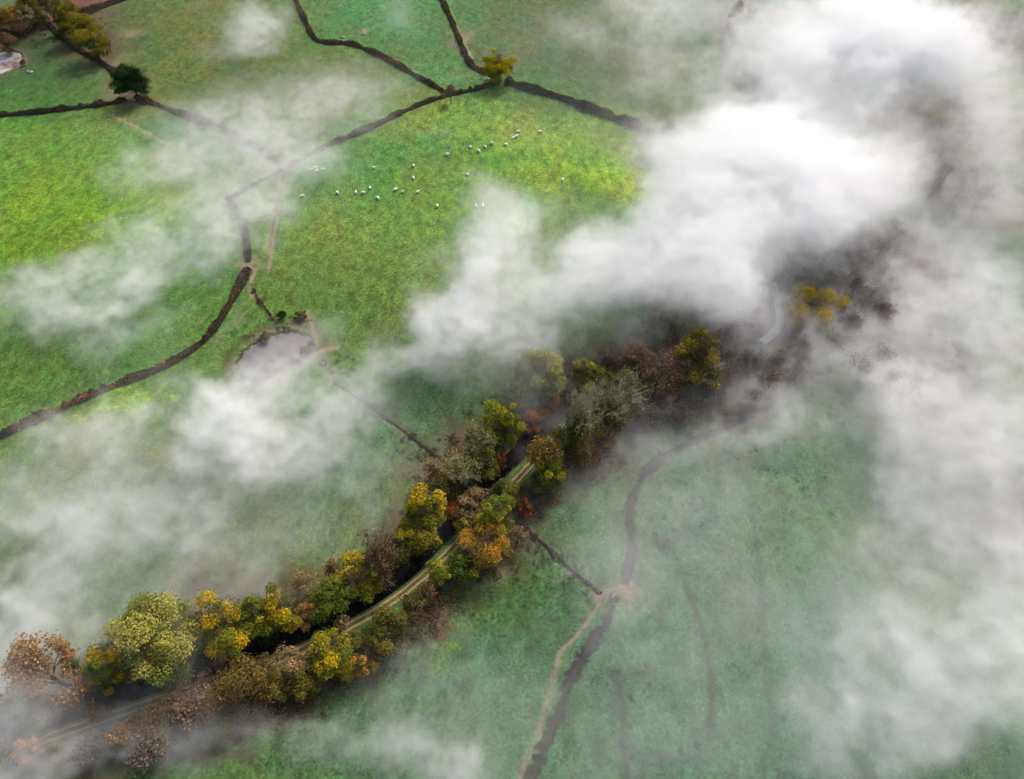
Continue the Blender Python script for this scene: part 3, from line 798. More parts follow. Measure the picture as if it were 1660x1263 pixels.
# ------------------------------------------------------------------ hedges
HC = {'brown': [(.055, .042, .022), (.105, .066, .028), (.035, .042, .017), (.24, .115, .025)], 'dark': [(.03, .027, .016), (.055, .042, .024), (.024, .031, .014), (.10, .062, .027)], 'pinkish': [(.095, .082, .055), (.07, .062, .04), (.05, .056, .028), (.13, .095, .055)]}


def hedge(pts, hw, hh, pal, label, g_seed, dens=62):
    g = np.random.default_rng(g_seed)
    P = line(pts, .8)
    z = relief(P[:, 0], P[:, 1])
    o = empty('hedge', (P[0, 0], P[0, 1], z[0]), label, 'hedge', 'hedges between the fields')
    n = len(P)
    T = unit(np.gradient(P, axis=0)); N = np.c_[-T[:, 1], T[:, 0]]
    vary = 1 + (.30 if hw > .6 else .55) * np.interp(np.arange(n), np.arange(0, n + 6, 5), g.normal(size=len(np.arange(0, n + 6, 5)))).clip(-1.3, 1.3)
    # earth bank with a woody core
    prof = np.array([(-1.0, -.15), (-.82, .5), (-.55, .88), (0, 1.0), (.55, .88), (.82, .5), (1.0, -.15)])
    prof2 = prof * (np.array([.86, .84]) if hw > .6 else np.array([.45, .35]))
    V = np.concatenate([np.c_[P + N * (a * hw * vary)[:, None], z + b * hh * vary] for a, b in [(pp[0] * np.ones(n), pp[1] * np.ones(n)) for pp in prof2]])
    V -= np.array([P[0, 0], P[0, 1], z[0]])
    k = np.arange(n - 1)
    Q = np.concatenate([np.c_[a * n + k, a * n + k + 1, (a + 1) * n + k + 1, (a + 1) * n + k] for a in range(6)])
    link('bank', mesh_np('bank', V, Q), M_BANK, o)
    L = n * .8
    m_ = int(L * dens * hw)
    s = g.uniform(0, n - 1.01, m_); i0 = s.astype(int); f = (s - i0)[:, None]
    Pc = P[i0] * (1 - f) + P[i0 + 1] * f; Nc = N[i0]; zc = z[i0]; vy = vary[i0]
    th = g.uniform(-.2, math.pi + .2, m_)
    ca, sa = np.cos(th), np.sin(th)
    ex = np.sign(ca) * np.abs(ca) ** .7 * hw * vy * (1 + .13 * g.normal(size=m_)); ez = np.maximum(.05, np.abs(sa) ** .7 * hh * vy * (1 + .13 * g.normal(size=m_)))
    C = np.c_[Pc + Nc * ex[:, None], zc + ez] - np.array([P[0, 0], P[0, 1], z[0]])
    nrm = unit(np.c_[Nc * ca[:, None], sa] + .5 * g.normal(size=(m_, 3)))
    cols = np.array(HC[pal])
    ci = g.choice(4, m_, p=[.35, .25, .28, .12])
    # rusty bramble comes in runs along the hedge
    run = (np.sin(s * .11 + g_seed) + np.sin(s * .043 + 2 * g_seed)) > .7
    lump = g.integers(0, 4, n // 3 + 2)[(s / 3).astype(int)]; ci = np.where(g.random(m_) < .45, lump % 3, ci)
    ci = np.where(run & (g.random(m_) < .35), 3, ci)
    Tn = cols[ci] * g.uniform(.7, 1.3, (m_, 1))
    hb = g.integers(0, n, max(2, n // 9)); hs = g.uniform(.5, 1.15, len(hb)); hi = g.integers(len(hb), size=len(hb) * 110)
    q = unit(g.normal(size=(len(hi), 3))) * (hs[hi] * (.6 + .5 * g.random(len(hi))))[:, None]
    Cb = np.c_[P[hb[hi]] + N[hb[hi]] * (hw * .5 * np.sin(hb[hi] * 1.7))[:, None], z[hb[hi]] + hh * .85] - np.array([P[0, 0], P[0, 1], z[0]]) + q
    C = np.vstack([C, Cb]); nrm = np.vstack([nrm, unit(q + .3 * g.normal(size=q.shape))]); Tn = np.vstack([Tn, cols[(hb[hi] % 4)] * g.uniform(.7, 1.5, (len(hi), 1))]); m_ = len(C)
    V, Q = leaf_quads(C, nrm, g.uniform(.2, .5, m_), g)
    link('foliage', mesh_np('foliage', V, Q, np.repeat(Tn, 4, 0)), M_HEDGE, o)
    return o


M_BANK = simple('hedge_bank', (.022, .018, .013), (.05, .038, .026), .95, 1.5)
HEDGES = [
    ([(-40, 728), (0, 708), (60, 680), (130, 648), (200, 620), (260, 598), (310, 570), (340, 545), (365, 510), (385, 475), (397, 450), (403, 439)], 1.0, 1.5, 'brown', 'long curving rusty brown hedge from the left edge to the muddy gateway'),
    ([(403, 426), (402, 405), (396, 372), (386, 346), (374, 328)], .9, 1.4, 'pinkish', 'short hedge above the muddy gateway, fading into fog'),
    ([(372, 327), (398, 310), (430, 292), (458, 276)], .75, 1.2, 'pinkish', 'foggy hedge stretch between the two track junctions'),
    ([(470, 270), (520, 244), (600, 210), (660, 180), (700, 163), (735, 153), (770, 146), (798, 138)], .95, 1.4, 'brown', 'brown hedge along the top of the sheep field'),
    ([(452, 266), (420, 245), (380, 222), (330, 200), (290, 185), (250, 170), (225, 163)], 1.25, 1.7, 'brown', 'brown hedge running from the dark round tree into the fog'),
    ([(-30, 189), (0, 187), (60, 183), (120, 177), (180, 170), (206, 163)], 1.1, 1.6, 'dark', 'straight dark hedge from the left edge to the dark round tree'),
    ([(474, -25), (480, 0), (492, 28), (510, 62), (530, 70), (570, 72), (610, 88), (660, 115), (700, 138), (722, 150)], 1.05, 1.5, 'brown', 'bent brown hedge from the top edge to the small grey bush'),
    ([(706, -25), (715, 0), (730, 30), (742, 60), (752, 85), (765, 108), (790, 122)], 1.1, 1.6, 'brown', 'curved hedge from the top edge to the yellow round tree'),
    ([(822, 135), (870, 150), (920, 165), (980, 188), (1020, 203), (1058, 218)], 1.5, 2.0, 'dark', 'thick dark hedge right of the yellow round tree'),
    ([(128, 32), (150, 20), (180, 8), (205, -2), (240, -16)], 2.0, 2.4, 'dark', 'dark hedge along the edge of the red ploughed field'),
    ([(-30, 50), (0, 56), (30, 62), (50, 50), (70, 36)], 2.2, 2.4, 'dark', 'black shaded hedge above the farm pond'),
    ([(72, 36), (100, 62), (130, 84), (160, 100), (186, 118), (204, 134)], 1.3, 1.5, 'dark', 'dark scrubby hedge joining the top left trees to the dark round tree'),
    ([(846, 850), (862, 866), (882, 884), (905, 905), (930, 928), (955, 948), (974, 964)], .34, .42, 'pinkish', 'low ragged scrub line from the canal trees to the ditch crossing'),
    ([(545, 622), (575, 642), (605, 664), (635, 686), (665, 708), (690, 726), (712, 744)], .26, .32, 'pinkish', 'low broken scrub line from the meadow pond down to the bare trees'),
    ([(410, 470), (420, 488), (432, 504), (444, 520)], .26, .32, 'brown', 'short dark scrub line from the muddy gateway to the meadow pond'),
]
for k, hdef in enumerate(HEDGES): hedge(*hdef, g_seed=500 + k)

# ------------------------------------------------------------------ undergrowth, rushes, reeds (uncountable)
def scatter(name, lab, patches, cols, size, zmax, mat, seed, avoid=True):
    g = np.random.default_rng(seed)
    Cs, Ts = [], []
    cols = np.array(cols)
    for (u, v, ru, rv, n) in patches:
        cx, cy = ground_at(u, v); sx = ru / px_per_m(cy)
        _, ya = ground_at(u, v - rv); _, yb = ground_at(u, v + rv); sy = abs(ya - yb) / 2
        nc = max(3, n // 22)
        K = np.c_[cx + sx * g.normal(size=nc) * .55, cy + sy * g.normal(size=nc) * .55]
        hk = zmax * g.uniform(.25, 1, nc)
        ki = g.integers(nc, size=n)
        q = g.normal(size=(n, 2)) * (.30 + .35 * hk[ki])[:, None]
        C = np.c_[K[ki] + q, relief(K[ki, 0], K[ki, 1]) + hk[ki] * g.random(n) ** .6]
        col = cols[g.integers(len(cols), size=nc)][ki] * g.uniform(.7, 1.3, (n, 1))
        Cs.append(C); Ts.append(col)
    C = np.concatenate(Cs); T = np.concatenate(Ts)
    if avoid:
        d = np.full(len(C), 99.)
        for P, w in ((CANAL, 2.5), (RUTS[0], 1.0), (RUTS[1], 1.0)):
            dd = np.min(np.hypot(C[:, None, 0] - P[None, :, 0], C[:, None, 1] - P[None, :, 1]), axis=1); d = np.minimum(d, dd - w)
        C, T = C[d > 0], T[d > 0]
    V, Q = leaf_quads(C, unit(g.normal(size=(len(C), 3)) + np.array([0, 0, .4])), size * g.uniform(.6, 1.3, len(C)), g)
    tag(link(name, mesh_np(name, V, Q, np.repeat(T, 4, 0)), mat), lab, kind='stuff')


UG = [(640, 900, 45, 30, 900), (700, 850, 60, 40, 1100), (735, 790, 50, 40, 1100), (780, 735, 60, 40, 1200), (850, 680, 50, 35, 1000), (920, 620, 60, 35, 1000), (1000, 600, 70, 30, 1000), (960, 720, 60, 50, 1500), (1040, 660, 70, 35, 1300), (1150, 630, 80, 35, 1400), (1200, 590, 70, 30, 1200), (890, 790, 30, 40, 500),
      (840, 820, 40, 40, 700), (780, 900, 60, 40, 900), (700, 970, 40, 40, 800), (640, 1030, 60, 25, 800), (560, 1090, 70, 25, 900), (430, 1140, 90, 30, 1400), (300, 1180, 120, 30, 1800), (150, 1210, 120, 25, 1500), (100, 1140, 100, 25, 1000), (300, 1060, 90, 25, 900), (450, 1020, 120, 25, 1000), (540, 990, 60, 20, 500),
      (1250, 480, 90, 70, 900), (1350, 440, 110, 70, 1600), (1250, 590, 90, 30, 1500), (1400, 520, 60, 80, 1000), (1220, 80, 40, 70, 900), (120, 60, 60, 25, 800), (60, 45, 50, 14, 500)]
scatter('undergrowth', 'brown and green undergrowth beneath the canal trees', [(a, b, c, d, int(n * 2.6)) for a, b, c, d, n in UG], [(.10, .07, .04), (.07, .06, .03), (.06, .08, .025), (.13, .085, .05), (.16, .07, .03), (.05, .05, .035)], .26, 1.7, M_LEAF, 31)
RU = [(1100, 820, 80, 50, 900), (1070, 880, 40, 20, 350), (1195, 725, 45, 25, 500), (1270, 790, 70, 90, 500), (1300, 900, 70, 70, 450), (1000, 1110, 60, 60, 500), (1050, 1200, 70, 50, 450), (1250, 1050, 90, 100, 500), (870, 880, 20, 14, 260), (900, 905, 20, 14, 260), (930, 930, 20, 14, 260), (958, 950, 16, 10, 200), (870, 930, 40, 40, 200), (610, 672, 24, 12, 200), (650, 720, 40, 20, 250), (680, 735, 30, 12, 250), (560, 600, 25, 20, 200), (1360, 680, 60, 60, 350)]
scatter('rushes', 'dark rush tufts dotted over the wet grassland', RU, [(.03, .055, .025), (.045, .06, .035), (.04, .075, .03)], .16, .3, M_LEAF, 32)
RD = [(420, 548, 30, 7, 300), (470, 590, 30, 7, 260), (445, 603, 20, 5, 200), (500, 562, 10, 10, 150), (395, 600, 10, 10, 150), (465, 535, 25, 5, 200), (540, 598, 14, 14, 200), (1490, 505, 30, 6, 150), (1540, 590, 16, 16, 200), (470, 520, 30, 10, 200)]
scatter('reeds', 'dark reeds around the ponds', RD, [(.035, .04, .025), (.05, .055, .03), (.03, .05, .022)], .2, .8, M_LEAF, 33)

# ------------------------------------------------------------------ sheep
def sheep_mesh(head_down, seed):
    g = np.random.default_rng(seed)
    vs, es, rs = [], [], []
    def add(p, r, par=None):
        vs.append(p); rs.append(r)
        if par is not None: es.append((par, len(vs) - 1))
        return len(vs) - 1
    hip = add((-.42, 0, .74), (.30, .30)); mid = add((0, 0, .74), (.36, .37), hip); sh = add((.40, 0, .75), (.29, .31), mid)
    rump = add((-.66, 0, .70), (.20, .22), hip); add((-.78, 0, .56), (.05, .06), rump)
    if head_down:
        nk = add((.66, .03, .62), (.17, .17), sh); hd = add((.84, .06, .34), (.11, .115), nk); mz = add((.93, .08, .14), (.065, .06), hd)
    else:
        nk = add((.62, 0, .96), (.16, .17), sh); hd = add((.80, .02, 1.10), (.115, .12), nk); mz = add((1.0, .03, 1.0), (.065, .06), hd)
    for s in (-1, 1): add((vs[hd][0] - .05, vs[hd][1] + s * .17, vs[hd][2] + .06), (.035, .02), hd)
    for par, x0, k in ((sh, .36, .03), (hip, -.46, -.05)):
        for s in (-1, 1):
            a = add((x0, s * .17, .50), (.11, .10), par); b = add((x0 + k + g.normal() * .04, s * .17, .26), (.055, .055), a); add((x0 + g.normal() * .06, s * .17, .03), (.05, .045), b)
    me = bpy.data.meshes.new('sheep'); me.from_pydata(vs, es, []); me.update()
    o = bpy.data.objects.new('sheep_cage', me); COL.objects.link(o)
    m1 = o.modifiers.new('skin', 'SKIN'); m1.use_smooth_shade = True
    for v, r in zip(me.skin_vertices[0].data, rs): v.radius = r
    me.skin_vertices[0].data[0].use_root = True
    m2 = o.modifiers.new('sub', 'SUBSURF'); m2.levels = 2; m2.render_levels = 2
    dg = bpy.context.evaluated_depsgraph_get()
    res = bpy.data.meshes.new_from_object(o.evaluated_get(dg))
    bpy.data.objects.remove(o); res.name = 'sheep'
    n = len(res.vertices); co = np.empty(n * 3, np.float32); res.vertices.foreach_get('co', co); co = co.reshape(-1, 3)
    # curly fleece on the trunk, bare face and shanks
    body = sstep(.42, .56, co[:, 2]) * sstep(-.9, -.6, co[:, 0]) * (1 - sstep(.62, .78, co[:, 0]))
    d = unit(co - np.array([0, 0, .74]) * 1.0) * (.03 * (np.sin(co[:, 0:1] * 31) * np.sin(co[:, 1:2] * 29 + 1) + np.sin(co[:, 2:3] * 33)) * body[:, None])
    co = co + d; res.vertices.foreach_set('co', co.ravel())
    face = sstep(.80, .9, co[:, 0]); feet = 1 - sstep(.1, .3, co[:, 2])
    k = np.maximum(face, feet)[:, None]
    col = np.array((.80, .78, .72)) * (1 - k) + np.array((.42, .38, .33)) * k
    a = res.attributes.new('tint', 'FLOAT_COLOR', 'POINT'); a.data.foreach_set('color', np.c_[col, np.ones(n)].astype(np.float32).ravel())
    res.update()
    return res


def fleece(name, mul):
    m, nt, out = new_mat(name)
    at = nd(nt, 'ShaderNodeAttribute', attribute_name='tint').outputs['Color']
    pos = nd(nt, 'ShaderNodeTexCoord').outputs['Object']
    c = mix(nt, 1.0, mix(nt, 1.0, at, mul, 'MULTIPLY'), ramp(nt, noise(nt, pos, 9, 3), [(.3, .82), (.7, 1.05)]), 'MULTIPLY')
    p = nd(nt, 'ShaderNodeBsdfPrincipled', {'Base Color': c, 'Roughness': 1.0, 'Specular IOR Level': .1})
    nt.links.new(p.outputs[0], out.inputs['Surface'])
    return m


M_FLEECE, M_TAN = fleece('white_fleece', (1, 1, 1)), fleece('tan_fleece', (.95, .66, .45))
SM = [sheep_mesh(True, 1), sheep_mesh(False, 2)]
for s_ in SM: s_.materials.append(M_FLEECE)
SMT = SM[0].copy(); SMT.materials.clear(); SMT.materials.append(M_TAN)
SHEEP = [(505.5, 275, 5, 1, 'leftmost sheep of the tight foggy foursome'), (511, 271, 10, 0, 'topmost sheep of the tight foggy foursome'), (513.5, 276.5, 30, 0, 'lowest sheep of the tight foggy foursome'), (523.5, 274, 0, 0, 'sheep at the right of the tight foggy foursome'),
         (490, 318, 190, 0, 'lone sheep in the fog nearest the field track'), (547, 312.5, -40, 0, 'sheep walking alone right of the one nearest the track'), (577, 312, -80, 1, 'narrow seen sheep at the left of the lower trio'), (589, 312.5, 175, 0, 'sheep side on in the middle of the lower trio'), (600, 305, -78, 1, 'narrow seen sheep at the upper right of the lower trio'),
         (612, 320.5, -25, 0, 'sheep just below the lower trio'), (606.5, 273, -15, 1, 'lone sheep above the lower trio, in line with the foursome'), (670.5, 269, -65, 1, 'upper sheep of the pair one above the other'), (670, 288, -50, 0, 'lower sheep of the pair one above the other'), (641, 307, 200, 0, 'white sheep just left of the tan sheep'),
         (652.5, 310.5, 185, 0, 'tan coloured sheep, the only one not white'), (677, 310.5, 205, 0, 'white sheep right of the tan sheep, grazing with head down'), (709, 334, -75, 1, 'lowest sheep on its own between the tan sheep and the fog'), (772, 334, -65, 1, 'left one of the two sheep at the edge of the bright fog'), (783, 333, 80, 1, 'right one of the two sheep at the edge of the bright fog'),
         (757.5, 281, -10, 0, 'lone sheep in the middle of the field below the upper line'), (725, 250, -12, 1, 'sheep at the left start of the upper line'), (762, 236.5, -20, 0, 'second sheep of the upper line from the left'), (776, 242.5, -35, 0, 'sheep dipping below the upper line'), (786.5, 235.5, -40, 0, 'sheep in the middle of the upper line'), (797, 229.5, -8, 1, 'sheep just above and right of the middle of the upper line'),
         (820, 231.5, -10, 0, 'sheep below the close pair in the upper line'), (832, 221, 200, 0, 'front sheep of the touching pair at the upper right'), (837, 219, 20, 1, 'rear sheep of the touching pair at the upper right'), (840, 211, 0, 0, 'sheep standing above the touching pair'), (875, 211, 5, 0, 'sheep farthest to the right at the top of the flock'), (912.5, 288, 60, 0, 'lone sheep far right of the flock near the lime green grass')]
for k, (u, v, a, up_, lab) in enumerate(SHEEP):
    x, y = ground_at(u, v, .6)
    o = link('sheep', SMT if k == 14 else SM[up_])
    dx, dy = math.cos(R(a)), math.sin(R(a)) / math.sin(R(32))
    o.location = (x, y, float(relief(x, y))); o.rotation_euler = (0, 0, math.atan2(dy, dx))
    sc = random.uniform(1.05, 1.22); o.scale = (sc, sc, sc)
    tag(o, lab + ' on the green pasture' if len(lab.split()) < 9 else lab, 'sheep', 'sheep grazing in the field')

# small white birds on the wet meadow and the far fields
def bird_mesh():
    t = Tubes()
    t.add([(-.34, 0, .28), (-.2, 0, .3), (0, 0, .34), (.16, 0, .36), (.22, 0, .42), (.25, 0, .52), (.31, 0, .55), (.42, 0, .53)], [.02, .09, .14, .10, .06, .05, .055, .012], 8)
    for s in (-1, 1): t.add([(0, s * .05, .25), (.01, s * .05, .12), (.03, s * .05, 0)], [.02, .014, .014], 4)
    return t.mesh('bird')


M_BIRD = simple('white_feathers', (.75, .75, .73), (.85, .85, .83), .8, 6)
BM = bird_mesh(); BM.materials.append(M_BIRD)
for u, v, lab in ((962, 840, 'white bird highest in the misty paddock left of the winding ditch'), (977, 857, 'white bird just above the middle of the misty paddock'), (973, 866, 'white bird in the middle of the misty paddock'), (977, 880, 'white bird lowest in the misty paddock')):
    x, y = ground_at(u, v)
    o = link('bird', BM); o.location = (x, y, float(relief(x, y))); o.rotation_euler = (0, 0, random.uniform(0, 6)); o.scale = (.75,) * 3
    tag(o, lab, 'bird', 'white birds on the grass')

# ------------------------------------------------------------------ troughs, fences
def boxes(name, bs):
    V, Q = [], []
    f = np.array([(0, 3, 2, 1), (4, 5, 6, 7), (0, 1, 5, 4), (1, 2, 6, 5), (2, 3, 7, 6), (3, 0, 4, 7)])
    for (cx, cy, cz, dx, dy, dz) in bs:
        n = len(V) * 8
        V.append(np.array([(-1, -1, -1), (1, -1, -1), (1, 1, -1), (-1, 1, -1), (-1, -1, 1), (1, -1, 1), (1, 1, 1), (-1, 1, 1)]) * np.array([dx, dy, dz]) / 2 + np.array([cx, cy, cz])); Q.append(f + n)
    return mesh_np(name, np.concatenate(V), np.concatenate(Q))


M_ZINC = simple('galvanised_metal', (.42, .43, .44), (.62, .63, .64), .5, 4)
M_BLACK = simple('black_rubber', (.012, .012, .012), (.03, .03, .03), .7, 4)
M_POST = simple('weathered_wood', (.08, .065, .05), (.17, .145, .11), .9, 5)


def trough(u, v, L, W, a, label):
    x, y = ground_at(u, v)
    o = empty('water_trough', (x, y, float(relief(x, y))), label, 'trough', None, R(a))
    t = .07
    link('basin', boxes('basin', [(0, 0, .09, L - .2, W - .2, .1), (0, W / 2, .35, L, t, .6), (0, -W / 2, .35, L, t, .6), (L / 2, 0, .35, t, W - t - .004, .6), (-L / 2, 0, .35, t, W - t - .004, .6)]), M_ZINC, o)
    link('water', boxes('water', [(0, 0, .36, L - t - .01, W - t - .01, .42)]), M_SILT, o)
    link('leg', boxes('leg', [(L * .3, 0, .02, .2, W * .8, .08)]), M_ZINC, o); link('leg', boxes('leg', [(-L * .3, 0, .02, .2, W * .8, .08)]), M_ZINC, o)


trough(791, 130, 3.6, 1.2, 12, 'long pale metal trough beside the yellow round tree')
trough(590, 55, 2.2, 1.1, 10, 'pale trough on a worn muddy spot in the top field')
trough(555, 60, 1.8, .9, -15, 'smaller grey trough left of the one on the worn spot')
trough(49, 118, 2.6, 1.2, -20, 'pale trough below the farm pond at the top left')
trough(388, 390, 1.4, .8, 60, 'small pale trough in the fog above the muddy gateway')
trough(994, 967, 1.1, .45, 60, 'white trough beside the muddy ditch crossing')
x, y = ground_at(524, 590)
o = empty('round_trough', (x, y, float(relief(x, y))), 'black round tyre trough on bare earth below the pond path', 'trough')
t = Tubes(); th = np.linspace(0, 2 * math.pi, 25)
t.add(np.c_[np.cos(th) * .85, np.sin(th) * .85, np.full(25, .3)], np.full(25, .3), 10); link('rim', t.mesh('rim'), M_BLACK, o)
t = Tubes(); t.add([(0, 0, 0), (0, 0, .3), (0, 0, .301)], [.75, .75, .001], 20); link('water', t.mesh('water'), M_SILT, o)


def fence(pts, label, gap=3.0, hgt=1.15):
    P = line(pts, gap); z = relief(P[:, 0], P[:, 1])
    o = empty('post_fence', (P[0, 0], P[0, 1], z[0]), label, 'fence', 'post and rail fences')
    b0 = np.array([P[0, 0], P[0, 1], z[0]])
    for k in range(len(P)):
        p_ = boxes('post', [(0, 0, hgt / 2 - .1, .14, .14, hgt)]); q = link('post', p_, M_POST, o); q.location = np.array([P[k, 0], P[k, 1], z[k]]) - b0
    for hz in (.5, .95):
        t = Tubes(); t.add(np.c_[P, z + hz] - b0, np.full(len(P), .045), 4); link('rail', t.mesh('rail'), M_POST, o)


fence([(165, 90), (178, 106), (191, 122)], 'short pale wooden fence between the olive tree and the dark round tree')
fence([(180, 184), (240, 214), (300, 247), (340, 273), (364, 300)], 'low wooden fence along the grassy strip in the left field', 4.0)
fence([(408, 444), (406, 466), (428, 503), (440, 520)], 'short fence from the muddy gateway down to the meadow pond', 3.0)
fence([(848, 848), (882, 880), (932, 928), (974, 962)], 'broken wooden fence from the canal trees to the ditch crossing', 4.0)
fence([(545, 622), (600, 658), (650, 694), (708, 742)], 'wooden fence from the meadow pond down to the bare trees', 4.0)

